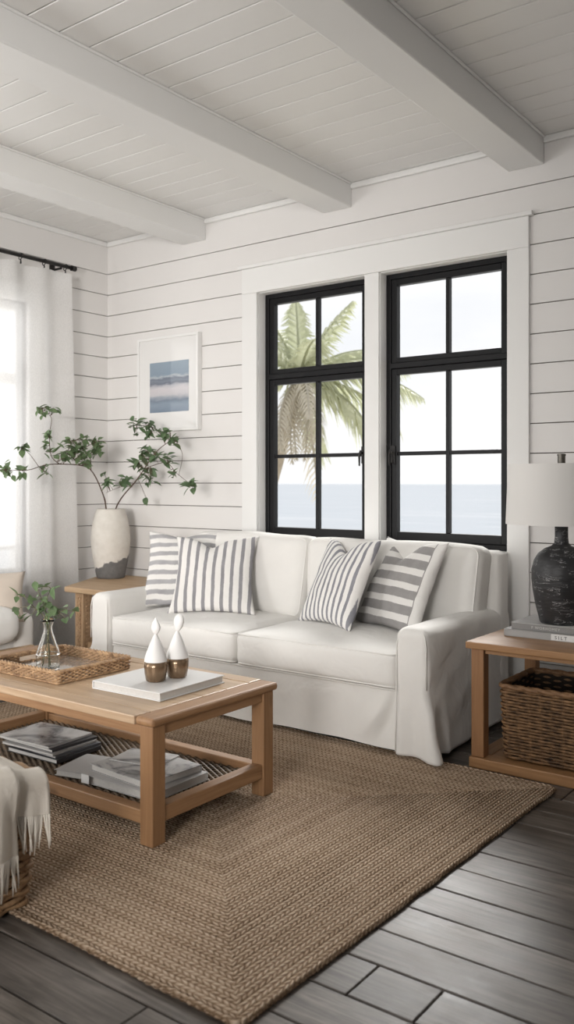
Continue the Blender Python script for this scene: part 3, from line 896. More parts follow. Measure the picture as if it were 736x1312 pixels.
for a, b in ((TY0+.020, TY0+.066), (TY1-.066, TY1-.020)):
    MB().box(lx0, lx1, a, b, .078, .124).build('rail', M['pine'], ct, bevel=.004)
for a, b in ((TX0+.020, TX0+.066), (TX1-.066, TX1-.020)):
    MB().box(a, b, ly0, ly1, .082, .134).build('rail', M['pine_y'], ct, bevel=.004)
# woven shelf
mb = MB(); ya, yb = TY0+.064, TY1-.064; ny = 44
for i in range(ny):
    y = ya+(yb-ya)*(i+.5)/ny; x = TX0+.066; pts = []
    while x <= TX1-.064:
        pts.append((x, y, .092+.004*math.sin(x*PI/.022+(PI if i % 2 else 0)))); x += .011
    mb.tube(pts, .0062, 5, flat=.7)
x = TX0+.08
while x < TX1-.07:
    mb.box(x-.004, x+.004, ya, yb, .089, .093); x += .044
mb.box(TX0+.03, TX1-.03, TY0+.03, TY1-.03, .080, .086)
mb.build('woven_shelf', M['rope'], ct, smooth=True)
SHELF = .103

# ------------------------------------------------------------------ books
def book(label, c, size, rz, cover, pages=None, name='book', spine='x-', group=None, board=.0028, top=None):
    """c = centre of the underside; size (x, y, height); spine on the side given"""
    o = thing(name, label, 'book' if name == 'book' else 'magazine', c, group)
    o.rotation_euler.z = rz
    sx, sy, h = size; x, y = sx/2, sy/2
    cv = MB(); cv.box(-x, x, -y, y, 0, board); cv.box(-x, x, -y, y, h-board, h, 1 if top else 0)
    sp = {'x-': (-x, -x+board, -y, y), 'x+': (x-board, x, -y, y), 'y-': (-x, x, -y, -y+board), 'y+': (-x, x, y-board, y)}[spine]
    cv.box(sp[0], sp[1], sp[2], sp[3], board, h-board)
    cv.build('cover', [cover, top] if top else cover, o, local=True, bevel=.0008, seg=1)
    i = .006 if h > .014 else .0015
    pg = [-x+i, x-i, -y+i, y-i]
    j = {'x-': 0, 'x+': 1, 'y-': 2, 'y+': 3}[spine]
    pg[j] = [-x+board, x-board, -y+board, y-board][j]
    MB().box(pg[0], pg[1], pg[2], pg[3], board, h-board).build('pages', pages or M['paper'], o, local=True)
    return o
book('large white hardcover book under the two ceramic figures on the coffee table', (-2.345, 2.338, TZ), (.345, .355, .030), R(1.5), M['bookwhite'], M['paper'], spine='x-', board=.0034)
SHK = TZ+.030
# ceramic figures
def figure(label, c, tip, tilt, seed):
    o = thing('ceramic_figure', label, 'figurine', c, 'pair of white and copper ceramic figures')
    MB().lathe([(.030, 0), (.036, .004), (.041, .03), (.043, .055), (.0425, .074)], c, 28).build('base', M['copper'], o, smooth=True)
    MB().lathe([(.0425, .074), (.0415, .084), (.036, .102), (.0275, .124), (.019, .145), (.0115, .161), (.0065, .170), (.0055, .174)], c, 28, capb=False).build('body', M['bisque'], o, smooth=True)
    if tip: prof = [(.0045, 0), (.012, .007), (.020, .019), (.0215, .029), (.016, .042), (.006, .057), (.0008, .066)]
    else: prof = [(.0045, 0), (.012, .008), (.020, .022), (.0235, .038), (.022, .052), (.014, .064), (.002, .069)]
    mb = MB().lathe(prof, (0, 0, 0), 20)
    rt = Matrix.Rotation(tilt, 3, Vector((-SS, CC, 0)))
    mb.v = [rt @ Vector((q.x, q.y*.62, q.z))+Vector(c)+Vector((0, 0, .171)) for q in mb.v]
    mb.build('finial', M['bisque'], o, smooth=True)
figure('white cone figure with a pointed tip and copper base, left of the pair', (-2.318, 2.292, SHK), True, 0., 1)
figure('white cone figure with a rounded tip and copper base, right of the pair', (-2.300, 2.388, SHK), False, R(9), 2)

# ------------------------------------------------------------------ wicker
def weave(mb, ring, zs, amp, rad, per_stake=4, stakes=None, flat=1., skip=None):
    """ring(z) gives a closed list of (point, outward normal); rows alternate around the stakes"""
    for k, z in enumerate(zs):
        pn = ring(z); n = len(pn); pts = []
        for i, (q, nm) in enumerate(pn):
            s_ = math.sin(PI*i/per_stake+(PI if k % 2 else 0))
            pts.append(None if skip and skip(q) else q+nm*(amp*s_)+Vector((0, 0, rad*.25*noise.noise((q.x*30, q.y*30, z*50)))))
        if all(pts): mb.tube(pts, rad, 6, closed=True, flat=flat)
        else:
            st = next(i for i in range(n) if pts[i] is None); run = []
            for i in range(st, st+n+1):
                q = pts[i % n]
                if q is None:
                    if len(run) > 1: mb.tube(run, rad, 6, flat=flat)
                    run = []
                else: run.append(q)
def rect_ring(x0, x1, y0, y1, r, step, per):
    raw = rrect(x0, x1, y0, y1, r, 10, 60)
    L = [0.]
    for i in range(len(raw)):
        a, b = raw[i], raw[(i+1) % len(raw)]; L.append(L[-1]+math.hypot(b[0]-a[0], b[1]-a[1]))
    n = max(8, int(round(L[-1]/step/2))*2*per)
    out = []; j = 0
    for i in range(n):
        s_ = L[-1]*i/n
        while L[j+1] < s_: j += 1
        f = (s_-L[j])/max(1e-9, L[j+1]-L[j]); a, b = raw[j], raw[(j+1) % len(raw)]
        q = Vector((a[0]+(b[0]-a[0])*f, a[1]+(b[1]-a[1])*f, 0)); d = Vector((b[0]-a[0], b[1]-a[1], 0)).normalized()
        out.append((q, Vector((d.y, -d.x, 0))))
    return out
def basket(o, x0, x1, y0, y1, z0, z1, flare, step, rowh, rad, mw, mr, rim=.012, sag=0., rimflat=1.):
    per = 4
    base = rect_ring(x0, x1, y0, y1, .03, step, per)
    cxy = Vector(((x0+x1)/2, (y0+y1)/2, 0)); hx, hy = (x1-x0)/2, (y1-y0)/2
    def ring(z):
        t_ = (z-z0)/(z1-z0); res = []
        for q, nm in base:
            d = q-cxy; g = flare*t_+sag*math.sin(PI*t_)
            e = Vector((d.x*(1+g/hx), d.y*(1+g/hy), 0))
            res.append((cxy+e+Vector((0, 0, z)), nm))
        return res
    mb = MB(); zs = []; z = z0+rad
    while z < z1-rim*.8: zs.append(z); z += rowh
    weave(mb, ring, zs, rad*.75, rad, per)
    mb.build('woven_body', mw, o, smooth=True)
    st = MB()
    for i in range(0, len(base), per):
        k = [ring(z0+.004+(z1-z0-.004)*j/5)[i][0] for j in range(6)]
        st.tube(k, rad*.75, 5)
    st.build('stakes', mw, o, smooth=True)
    rm = MB(); r1 = ring(z1); n = len(r1)
    for s_ in range(2):
        rm.tube([q+nm*(rim*.45*math.sin(i*.55+PI*s_))+Vector((0, 0, rim*.35*math.cos(i*.55+PI*s_)*rimflat)) for i, (q, nm) in enumerate(r1)], rim*.72, 8, closed=True)
    rm.build('rim', mr, o, smooth=True)
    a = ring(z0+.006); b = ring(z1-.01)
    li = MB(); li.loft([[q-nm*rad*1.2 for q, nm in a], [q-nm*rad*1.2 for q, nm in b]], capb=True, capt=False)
    li.build('shade_liner', M['inner'], o)  # near-black sheet that paints the shade inside the basket
bk = thing('storage_basket', 'dark woven wicker basket on the low shelf of the right end table', 'basket', (-1.19, 3.66, .052))
basket(bk, -1.455, -.93, 3.465, 3.835, .052, .352, .012, .046, .0128, .0062, M['wicker_dark'], M['wicker_rim'], .014, rimflat=.6)

# front left basket
fb = thing('wicker_hamper', 'large honey wicker basket at the rug corner under the cream throw', 'basket', (-2.30, 1.28, RUG))
basket(fb, -2.60, -2.055, 1.02, 1.53, RUG, .375, .028, .055, .0170, .0082, M['wicker'], M['wicker'], .014, sag=.004)
tag(fb.children[0])

# throw blanket over the basket
th = thing('throw_blanket', 'cream throw blanket with fringe draped over the front left wicker basket', 'blanket', (-2.28, 1.3, .39))
def drape(yv0, yv1, hem, off, x_in, seed, topz):
    xe = -2.030
    prof = []
    def fn(u, v):
        y = yv0+(yv1-yv0)*u
        L1 = xe-x_in; L2 = .06; L3 = topz-.05-hem
        tot = L1+L2+L3; s_ = v*tot
        fold = .011*math.sin(u*13+seed)+.006*math.sin(u*29+seed*2)
        if s_ < L1:
            x = x_in+s_; z = topz+.030*math.sin(PI*min(1, s_/L1))+.012*noise.noise((x*6, y*6, seed))+off
        elif s_ < L1+L2:
            a = (s_-L1)/L2*PI/2; x = xe+.040*math.sin(a)+off*math.sin(a); z = topz-.040*(1-math.cos(a))+off*math.cos(a)
        else:
            dz = s_-L1-L2; x = xe+.040+off+fold*min(1, dz/.08)+.010*noise.noise((y*7, dz*5, seed)); z = topz-.040-dz
        # far edge falls a little
        z -= .045*sstep(.7, 1., u)*(1 if s_ < L1 else .3)
        y += .010*noise.noise((s_*9, seed, u*3))
        return (x, y, z)
    return fn
f1 = drape(1.20, 1.548, .275, .0, -2.45, 1.3, .415); f2 = drape(.96, 1.44, .195, .020, -2.40, 4.1, .425)
mb = MB().grid(f1, 40, 46).grid(f2, 46, 54)
tb = mb.build('cloth', M['throw'], th, smooth=True)
sm = tb.modifiers.new('thick', 'SOLIDIFY'); sm.thickness = .006; sm.offset = 1
fr = MB()
for fn, nn in ((f1, 60), (f2, 84)):
    for i in range(nn):
        q = Vector(fn((i+.5)/nn, 1.)); L = random.uniform(.075, .10)
        d = Vector((random.uniform(-.006, .010), random.uniform(-.014, .014), 0))
        fr.tube([q+Vector((0, 0, .006)), q+d*.4+Vector((0, 0, -L*.35)), q+d+Vector((0, 0, -L*.7)), q+d*1.3+Vector((0, 0, -L))], [.0034, .0028, .0028, .0014], 5)
fr.build('fringe', M['throw'], th, smooth=True)

# rattan tray
TRX0, TRX1, TRY0, TRY1 = -3.085, -2.655, 2.110, 2.490
tr = thing('rattan_tray', 'square rattan serving tray with woven sides on the coffee table', 'tray', ((TRX0+TRX1)/2, (TRY0+TRY1)/2, TZ))
MB().box(TRX0+.012, TRX1-.012, TRY0+.012, TRY1-.012, TZ, TZ+.008).build('tray_base', M['mirror'], tr, bevel=.001)
rb = rect_ring(TRX0+.008, TRX1-.008, TRY0+.008, TRY1-.008, .012, .016, 4)
tcx = Vector(((TRX0+TRX1)/2, (TRY0+TRY1)/2, 0))
def tring(z):
    g = 1+(z-TZ)*.25
    return [(tcx+(q-tcx)*g+Vector((0, 0, z)), nm) for q, nm in rb]
mb = MB()
hand = lambda q: q.x < tcx.x and abs(q.y-tcx.y) < .052 and q.z > TZ+.016 and q.z < TZ+.038
weave(mb, tring, [TZ+.006+.0066*i for i in range(6)], .0048, .0040, 4, skip=hand)
mb.build('woven_side', M['rattan'], tr, smooth=True)
mb = MB(); r1 = tring(TZ+.046)
for s_ in range(3):
    mb.tube([q+nm*(.0055*math.sin(i*.42+2.09*s_))+Vector((0, 0, .0042*math.cos(i*.42+2.09*s_))) for i, (q, nm) in enumerate(r1)], .0048, 6, closed=True)
r1 = tring(TZ+.004); mb.tube([q+nm*.003 for q, nm in r1], .0045, 6, closed=True)
mb.build('rim', M['rattan'], tr, smooth=True)
sx_ = TRX0+.007
MB().tube([(sx_, tcx.y-.056, TZ+.008), (sx_-.001, tcx.y-.055, TZ+.038), (sx_-.001, tcx.y, TZ+.040), (sx_-.001, tcx.y+.055, TZ+.038), (sx_, tcx.y+.056, TZ+.008)], .0055, 6).build('handle', M['rattan'], tr, smooth=True)

# ------------------------------------------------------------------ plants
def leaf(mb, p, d, L, w, up, curl=.25):
    d = d.normalized(); s_ = d.cross(up)
    if s_.length < 1e-4: s_ = d.cross(Vector((1, 0, 0)))
    s_.normalize(); n_ = s_.cross(d).normalized()
    prof = [(0, .06), (.18, .62), (.42, 1.), (.68, .82), (.88, .38), (1., .02)]
    b = len(mb.v)
    for (tt, k) in prof:
        c = p+d*(L*tt)+n_*(-curl*L*tt*tt)
        mb.v += [c-s_*(w*k*.5)+n_*(w*k*.16), c, c+s_*(w*k*.5)+n_*(w*k*.16)]
    for i in range(len(prof)-1):
        q = b+i*3
        mb.face((q, q+1, q+4, q+3)); mb.face((q+1, q+2, q+5, q+4))
def smooth_path(pts, n):
    out = []
    m = len(pts)
    for i in range(m-1):
        p0, p1, p2, p3 = pts[max(0, i-1)], pts[i], pts[i+1], pts[min(m-1, i+2)]
        for k in range(n):
            t_ = k/n
            out.append(.5*((2*p1)+(p2-p0)*t_+(2*p0-5*p1+4*p2-p3)*t_*t_+(3*p1-p0-3*p2+p3)*t_**3))
    out.append(pts[-1]); return out
def branch(name, label, group, loc, paths, clusters, sm_, lm_, seed, Lr, cat='branch', dens=1.7):
    """paths = list of (points, r0, r1); clusters = (point, spread, count)"""
    rr = random.Random(seed)
    o = thing(name, label, cat, loc, group)
    mb = MB(); allp = []
    for pts, r0, r1 in paths:
        sp = smooth_path([Vector(q) for q in pts], 6); n = len(sp)
        mb.tube(sp, [r0+(r1-r0)*i/(n-1) for i in range(n)], 6); allp += sp
    lf = MB()
    for c, spread, cnt in clusters:
        c = Vector(c)
        near = min(allp, key=lambda q: (q-c).length)
        for k in range(int(cnt*dens+.5)):
            q = c+Vector((rr.uniform(-1, 1), rr.uniform(-1, 1)*.6, rr.uniform(-1, 1)))*spread
            d = Vector((rr.uniform(-1, 1), rr.uniform(-1, 1), rr.uniform(-.7, .8)))
            L = rr.uniform(*Lr)
            root_ = q-d.normalized()*L*.15
            anc = min(allp, key=lambda z: (z-q).length)
            mb.tube([anc, anc.lerp(root_, .5)+Vector((0, 0, .004)), root_], [.0016, .0013, .0011], 4)
            leaf(lf, root_, d, L, L*rr.uniform(.48, .62), Vector((rr.uniform(-.6, .6), rr.uniform(-.9, .1), 1)), rr.uniform(0, .4))
    mb.build('stem', sm_, o, smooth=True); lf.build('leaves', lm_, o, smooth=True)
    return o

VC = Vector((-4.535, 4.055, .552))
def vp(x, y, X=-4.46):          # from zoom coordinates on the branch study; left spray runs along the curtain
    return onX(x/2.83, 500+y/2.83, X)
def vy(x, y, Y=4.08): return onY(x/2.83, 500+y/2.83, Y)
mouth = VC+Vector((0, 0, .455))
L0 = VC+Vector((-.02, -.03, .08))
branch('leafy_branch', 'green leafy branch reaching left toward the curtain from the tall vase', 'branches in the tall two-tone vase', L0,
    [([L0, mouth+Vector((-.012, -.03, 0)), vp(365, 355, -4.50), vp(330, 290, -4.48), vp(290, 272), vp(200, 268, -4.44), vp(150, 275, -4.42), vp(95, 290, -4.40), vp(-14, 288, -4.33)], .0055, .0018),
     ([vp(330, 290, -4.48), vp(327, 245, -4.46), vp(305, 215, -4.43), vp(345, 190, -4.42), vp(385, 185, -4.42)], .0035, .0014),
     ([vp(290, 272), vp(250, 225, -4.42), vp(262, 185, -4.40)], .003, .0013),
     ([vp(215, 268, -4.44), vp(185, 235, -4.43), vp(180, 160, -4.40), vp(186, 100, -4.40), vp(150, 65, -4.38)], .003, .0013),
     ([vp(140, 276, -4.42), vp(110, 235, -4.40), vp(82, 208, -4.40)], .002, .0011)],
    [(vp(20, 288, -4.36), .045, 8), (vp(85, 300, -4.40), .03, 4), (vp(165, 285, -4.40), .035, 5), (vp(82, 207, -4.40), .022, 6), (vp(180, 215, -4.41), .04, 7), (vp(178, 160, -4.40), .025, 5),
     (vp(160, 75, -4.38), .035, 9), (vp(198, 72, -4.38), .02, 3), (vp(235, 230, -4.42), .05, 14), (vp(285, 215, -4.42), .06, 16), (vp(310, 250, -4.42), .045, 12), (vp(350, 195, -4.42), .04, 12), (vp(300, 190, -4.41), .04, 8), (vp(255, 195, -4.41), .03, 6), (vp(355, 225, -4.42), .025, 5)],
    M['stem'], M['leaf'], 3, (.042, .072))
R0 = VC+Vector((.03, .0, .08))
branch('leafy_branch', 'green leafy branch reaching up and right in front of the framed print', 'branches in the tall two-tone vase', R0,
    [([R0, mouth+Vector((.030, .01, 0)), vy(500, 320), vy(560, 232, 4.05), vy(605, 192, 4.03), vy(648, 168, 4.0)], .0055, .0016),
     ([vy(600, 195, 4.03), vy(575, 150, 4.02), vy(530, 128, 4.0), vy(470, 130, 3.98)], .0026, .0012),
     ([vy(525, 285, 4.06), vy(600, 262, 4.03), vy(640, 300, 4.0), vy(690, 340, 3.98)], .0026, .0011),
     ([vy(640, 185, 4.0), vy(662, 235, 4.0), vy(648, 310, 4.0)], .0018, .001),
     ([vy(480, 350, 4.1), vy(440, 350, 4.08), vy(385, 372, 4.04)], .002, .001)],
    [(vy(495, 122, 3.98), .035, 9), (vy(540, 135, 4.0), .035, 10), (vy(492, 158, 3.98), .015, 2), (vy(545, 160, 4.0), .015, 2), (vy(600, 160, 4.02), .032, 10), (vy(625, 185, 4.0), .03, 8), (vy(520, 230, 4.05), .045, 10), (vy(560, 235, 4.05), .04, 8), (vy(495, 265, 4.06), .03, 7), (vy(535, 300, 4.06), .035, 8), (vy(545, 330, 4.05), .025, 5),
     (vy(605, 250, 4.02), .035, 8), (vy(622, 305, 4.0), .025, 4), (vy(690, 343, 3.98), .025, 7), (vy(450, 335, 4.08), .04, 11), (vy(385, 340, 4.04), .022, 5), (vy(375, 305, 4.04), .012, 2), (vy(530, 392, 4.06), .008, 1)],
    M['stem'], M['leaf2'], 5, (.046, .076))
C0 = VC+Vector((-.03, -.01, .08))
branch('bare_twig', 'thin bare twig standing between the two leafy branches in the tall vase', None, C0,
    [([C0, mouth+Vector((-.030, -.02, 0)), vy(383, 400, 4.02), vy(372, 372, 4.02)], .0026, .0012)], [], M['stem'], M['leaf2'], 8, (.03, .04), 'twig')

# tall vase on the small end table
va = thing('tall_vase', 'tall cream vase with ragged dark grey foot on the left end table', 'vase', VC)
pr = [(.088, 0), (.094, .004), (.100, .03), (.118, .12), (.130, .20), (.134, .26), (.130, .33), (.118, .40), (.104, .445), (.096, .462), (.098, .470), (.092, .472), (.086, .462), (.092, .44), (.10, .40), (.10, .1), (.05, .02)]
vo = MB().lathe(pr, VC, 48, wob=lambda a, z: .006*math.sin(a*2+z*9)+.004*math.sin(a*3+1), capt=True).build('body', M['vase'], va, smooth=True)

# left end table : slab with a slanted end on carved legs
ET = .552
le = thing('side_table', 'pale wood slab side table with carved legs left of the sofa', 'table', (-4.3, 3.9, 0))
poly = [(-4.385, 3.535), (-3.905, 3.535), (-3.905, 4.235), (-4.665, 4.235), (-4.665, 4.02)]
mb = MB(); mb.loft([[(x, y, ET-.036) for x, y in poly], [(x, y, ET) for x, y in poly]])
mb.build('tabletop', M['slab'], le, bevel=.010, seg=3)
def carved_leg(x0, x1, y0, y1):
    mb = MB().box(x0, x1, y0, y1, 0, ET-.036)
    for k in range(15):
        z = .12+k*.026
        xm_ = (x0+x1)/2
        for sx_ in (-.011, .011):
            mb.obox((xm_+sx_+random.uniform(-.003, .003), y0-.0015, z+random.uniform(-.003, .003)), (.014, .012, .016), Matrix.Rotation(random.uniform(-.6, .6), 3, 'Y'))
        mb.obox((x1+.001, (y0+y1)/2, z), (.010, .030, .014))
    mb.build('leg', M['carved'], le, bevel=.003)
carved_leg(-4.315, -4.240, 3.565, 3.64); carved_leg(-3.99, -3.93, 3.565, 3.64); carved_leg(-4.62, -4.555, 4.14, 4.205); carved_leg(-3.99, -3.93, 4.14, 4.205)
MB().box(-4.315, -3.93, 3.60, 3.63, .17, .21).build('stretcher', M['slab'], le, bevel=.004)
MB().box(-4.62, -3.93, 4.16, 4.19, .17, .21).build('stretcher', M['slab'], le, bevel=.004)
mb = MB(); pp_ = [(-4.24, 3.63), (-3.97, 3.63), (-3.97, 4.16), (-4.56, 4.16), (-4.56, 4.10)]
mb.loft([[(x, y, .185) for x, y in pp_], [(x, y, .208) for x, y in pp_]]); mb.build('lower_shelf', M['slab'], le, bevel=.003)

# glass bottle with sprigs on the tray
BC = Vector((-2.885, 2.245, TZ+.009))
gb = thing('glass_vase', 'clear glass bottle vase standing in the rattan tray', 'vase', BC)
prof = [(.040, 0), (.046, .004), (.048, .02), (.048, .055), (.045, .072), (.034, .105), (.022, .14), (.0165, .160), (.017, .175), (.024, .192), (.029, .202), (.0275, .203), (.022, .191), (.0148, .175), (.0143, .160), (.0195, .139), (.031, .105), (.042, .072), (.045, .055), (.045, .02), (.043, .009), (.03, .007)]
MB().lathe(prof, BC, 36).build('body', M['glass'], gb, smooth=True)
MB().tube([(BC.x+.0465*math.cos(a*PI/18), BC.y+.0465*math.sin(a*PI/18), BC.z+.062) for a in range(36)], .0022, 6, closed=True).build('band', M['glass'], gb, smooth=True)
def bz(x, y, dd=0.):             # zoom coordinates around the bottle
    r = ray(x/5.66, 720+y/5.66); k = 3.515+dd
    return Vector((r.x*k, r.y*k, EYE+r.z*k))
nk = BC+Vector((0, 0, .17))
G2 = 'sprigs in the glass bottle'
def sprig(label, foot, pts, cl, seed):
    f = BC+Vector((*foot, .012)); nk2 = nk+Vector((foot[0]*-.25, foot[1]*-.25, 0))
    branch('leafy_sprig', label, G2, f, [([f, nk2]+p, r0, .0011) if i == 0 else (p, r0, .001) for i, (p, r0) in enumerate(pts)], cl, M['stemg'], M['leaf'], seed, (.036, .060), 'sprig', .8)
sprig('green sprig arching left out of the glass bottle', (.02, -.01), [([bz(325, 400), bz(250, 330, -.02), bz(180, 255, -.03), bz(110, 225, -.03)], .0026), ([bz(250, 330, -.02), bz(180, 325, -.03), bz(110, 345, -.03)], .0016)],
      [(bz(125, 235, -.03), .012, 3), (bz(175, 245, -.03), .014, 3), (bz(115, 340, -.03), .014, 3), (bz(150, 395, -.03), .010, 2), (bz(200, 310, -.03), .018, 4), (bz(255, 360, -.02), .018, 4)], 21)
sprig('green sprig standing straight up in the glass bottle', (-.01, .02), [([bz(340, 400), bz(315, 300, .02), bz(275, 210, .03), bz(255, 140, .03)], .0026), ([bz(325, 330, .02), bz(345, 250, .02), bz(375, 195, .02)], .0016)],
      [(bz(250, 140, .03), .005, 1), (bz(265, 210, .03), .016, 4), (bz(290, 270, .02), .016, 4), (bz(335, 195, .02), .012, 3), (bz(380, 190, .02), .012, 3), (bz(310, 320, .0), .022, 6), (bz(345, 320, .02), .018, 4), (bz(370, 225, .02), .008, 1)], 22)
sprig('green sprig bending right out of the glass bottle', (-.02, -.012), [([bz(360, 395), bz(420, 375, .0), bz(470, 350, -.01), bz(545, 365, -.02)], .0024), ([bz(420, 375), bz(455, 385, -.01), bz(480, 440, -.01)], .0015)],
      [(bz(465, 340, -.01), .012, 3), (bz(530, 360, -.02), .012, 3), (bz(475, 420, -.01), .012, 3), (bz(395, 345), .02, 5), (bz(415, 385), .014, 3), (bz(360, 360, -.01), .02, 4)], 23)

# ------------------------------------------------------------------ shelf of the coffee table
G3 = 'magazines stacked on the left of the low shelf'
zz = SHELF; rr = random.Random(4)
ml = ['charcoal magazine at the bottom of the left shelf stack', 'slate magazine second from the bottom of the left shelf stack', 'pale grey magazine in the middle of the left shelf stack', 'dark grey magazine second from the top of the left shelf stack', 'glossy silver magazine on top of the left shelf stack']
mm = ['charcoal', 'slate', 'bookgrey2', 'charcoal', 'bookpale']
hs = [.017, .010, .009, .010, .009]
for i in range(5):
    dx = [0, -.012, -.022, -.035, -.060][i]; dy = [0, .012, -.006, .010, .0][i]
    book(ml[i], (-2.905+dx, 2.292+dy, zz), (.305, .235, hs[i]), R([2, 0, 3, 1, 4][i]), M[mm[i]], name='magazine', spine='x+', group=G3, board=.0012, top=M['photo2'] if i == 4 else None); zz += hs[i]+.0004
G4 = 'books stacked on the right of the low shelf'
book('pale grey hardcover book at the bottom of the right shelf stack', (-2.325, 2.255, SHELF), (.345, .285, .030), R(1), M['bookpale'], spine='y+', group=G4)
book('smaller grey book with a misty photo cover upper of the right shelf stack', (-2.345, 2.268, SHELF+.0305), (.325, .262, .026), R(-4), M['bookgrey2'], spine='y+', group=G4, top=M['photo1'])
book('thin white brochure lying open topped over the right shelf books', (-2.400, 2.315, SHELF+.057), (.215, .150, .004), R(12), M['bookwhite'], name='magazine', spine='x-', board=.0008, top=M['photo2'])
book('low cream softcover book lying between the two shelf stacks', (-2.600, 2.215, SHELF), (.165, .205, .022), R(14), M['paper'], spine='x+', board=.0016, top=M['bookpale'])
o = MB().box(-.020, .020, -.0015, .0015, 0, .032).build('white_card', M['label'], local=True)
o.location = (-2.49, 2.104, SHELF+.001); o.rotation_euler.z = R(2); tag(o, 'small white card propped against the left front corner of the right shelf books', 'card')

# ------------------------------------------------------------------ right end table
RT = .533; ex0, ex1, ey0, ey1 = -1.592, -.80, 3.392, 4.09
et = thing('end_table', 'oak end table with open lower shelf right of the sofa', 'table', ((ex0+ex1)/2, (ey0+ey1)/2, 0))
MB().box(ex0, ex1, ey0, ey1, RT-.030, RT).build('tabletop', M['oak'], et, bevel=.005)
for lx in (ex0+.016, ex1-.016-.056):
    for ly in (ey0+.024, ey1-.024-.056):
        MB().box(lx, lx+.056, ly, ly+.056, .046, RT-.030).build('leg', M['oak_z'], et, bevel=.004)
for a, b in ((ey0+.034, ey0+.054), (ey1-.054, ey1-.034)): MB().box(ex0+.075, ex1-.075, a, b, RT-.050, RT-.030).build('apron', M['oak'], et, bevel=.002)
for a, b in ((ey0+.012, ey0+.085), (ey1-.085, ey1-.012)): MB().box(ex0+.010, ex1-.010, a, b, .0, .046).build('base_rail', M['oak'], et, bevel=.005)
for a, b in ((ex0+.010, ex0+.080), (ex1-.080, ex1-.010)): MB().box(a, b, ey0+.085, ey1-.085, .0, .046).build('base_rail', M['oak_y'], et, bevel=.005)
MB().box(ex0+.080, ex1-.080, ey0+.085, ey1-.085, .022, .044).build('lower_shelf', M['oak'], et)

def lettering(txt, size, mat, parent, loc, rot, depth=.0004, xs=1.):
    cu = bpy.data.curves.new('lettering', 'FONT'); cu.body = txt; cu.size = size; cu.extrude = depth; cu.align_x = 'LEFT'; cu.space_character = xs
    tmp = bpy.data.objects.new('lettering_tmp', cu); COL.objects.link(tmp)
    dg = bpy.context.evaluated_depsgraph_get(); me = bpy.data.meshes.new_from_object(tmp.evaluated_get(dg))
    bpy.data.objects.remove(tmp); me.materials.clear(); me.materials.append(mat)
    o = bpy.data.objects.new('lettering', me); COL.objects.link(o); o.parent = parent; ORG[o] = ORG[parent]
    o.location = loc; o.rotation_euler = rot; return o
G5 = 'grey books under the black lamp'
bw_, bd_ = .46, .29
b1 = book('lower grey book with a white spine label under the black lamp', (-1.285, 3.765, RT), (bw_, bd_, .031), 0, M['bookgrey2'], spine='y-', group=G5)
b2 = book('upper dark grey book with pale spine lettering directly under the black lamp', (-1.272, 3.768, RT+.0313), (bw_-.03, bd_-.02, .030), R(.6), M['bookgrey'], spine='y-', group=G5, top=M['bookpale'])
sl = MB().box(-.020, .140, -bd_/2-.0012, -bd_/2+.0005, .003, .028).build('spine_label', M['label'], b1.children[0], local=True)
lettering('SILT', .020, M['ink'], sl, (-.004, -bd_/2-.0014, .008), (PI/2, 0, 0), xs=1.55)
lettering('F WORHOMEY', .016, M['inkpale'], b2.children[0], (-.125, -(bd_-.02)/2-.0006, .009), (PI/2, 0, 0), xs=1.25)
lettering('~ W', .014, M['inkpale'], b2.children[0], (.075, -(bd_-.02)/2-.0006, .009), (PI/2, 0, 0))

# lamp
LZ = RT+.0617; LC = Vector((-1.303, 3.742, LZ))
lp = thing('table_lamp', 'black ceramic table lamp with white drum shade on two grey books', 'lamp', LC)
MB().lathe([(.088, 0), (.092, .006), (.098, .03), (.110, .08), (.121, .14), (.1265, .19), (.126, .23), (.116, .27), (.098, .30), (.070, .322), (.042, .333), (.031, .345), (.028, .37), (.028, .43), (.020, .434)], LC, 48).build('lamp_base', M['lampblack'], lp, smooth=True)
s0, s1 = 1.022-LZ, 1.282-LZ
sh = MB().lathe([(.236, s0), (.2255, s1), (.2235, s1), (.234, s0), (.236, s0)], LC, 64, capb=False, capt=False).build('lamp_shade', M['shade'], lp, smooth=False)
e = sh.modifiers.new('auto', 'EDGE_SPLIT'); e.split_angle = R(40); sh.data.polygons.foreach_set('use_smooth', [True]*len(sh.data.polygons))
MB().tube([LC+Vector((0, 0, .42)), LC+Vector((0, 0, s1+.012))], .006, 8).tube([LC+Vector((-.224, 0, s1-.012)), LC+Vector((.224, 0, s1-.012))], .003, 6).tube([LC+Vector((0, -.224, s1-.012)), LC+Vector((0, .224, s1-.012))], .003, 6).build('harp', M['bronze'], lp)
MB().lathe([(.006, s1-.004), (.016, s1+.004), (.0165, s1+.006), (.0165, s1+.036), (.0185, s1+.037), (.0185, s1+.044), (.012, s1+.046)], LC, 20).build('finial', M['bronze'], lp, smooth=False)

# ------------------------------------------------------------------ framed print
fx0, fx1, fz0, fz1 = -4.492, -3.915, 1.555, 2.205
fp = thing('framed_print', 'white framed abstract seascape print hanging on the back shiplap wall', 'picture', ((fx0+fx1)/2, WY, fz0))
ya, yb = WY-.042, WY-.001; fw = .018
MB().box(fx0, fx0+fw, ya, yb, fz0, fz1).box(fx1-fw, fx1, ya, yb, fz0, fz1).box(fx0+fw, fx1-fw, ya, yb, fz0, fz0+fw).box(fx0+fw, fx1-fw, ya, yb, fz1-fw, fz1).build('frame', M['trim'], fp, bevel=.002)
MB().box(fx0+fw, fx1-fw, ya+.010, yb, fz0+fw, fz1-fw).build('mat_board', M['mat'], fp)
px0, px1, pz0, pz1 = -4.372, -4.005, 1.685, 2.029
po = MB().box(-(px1-px0)/2, (px1-px0)/2, -.001, .0005, 0, pz1-pz0).build('print', M['print'], fp, local=True)
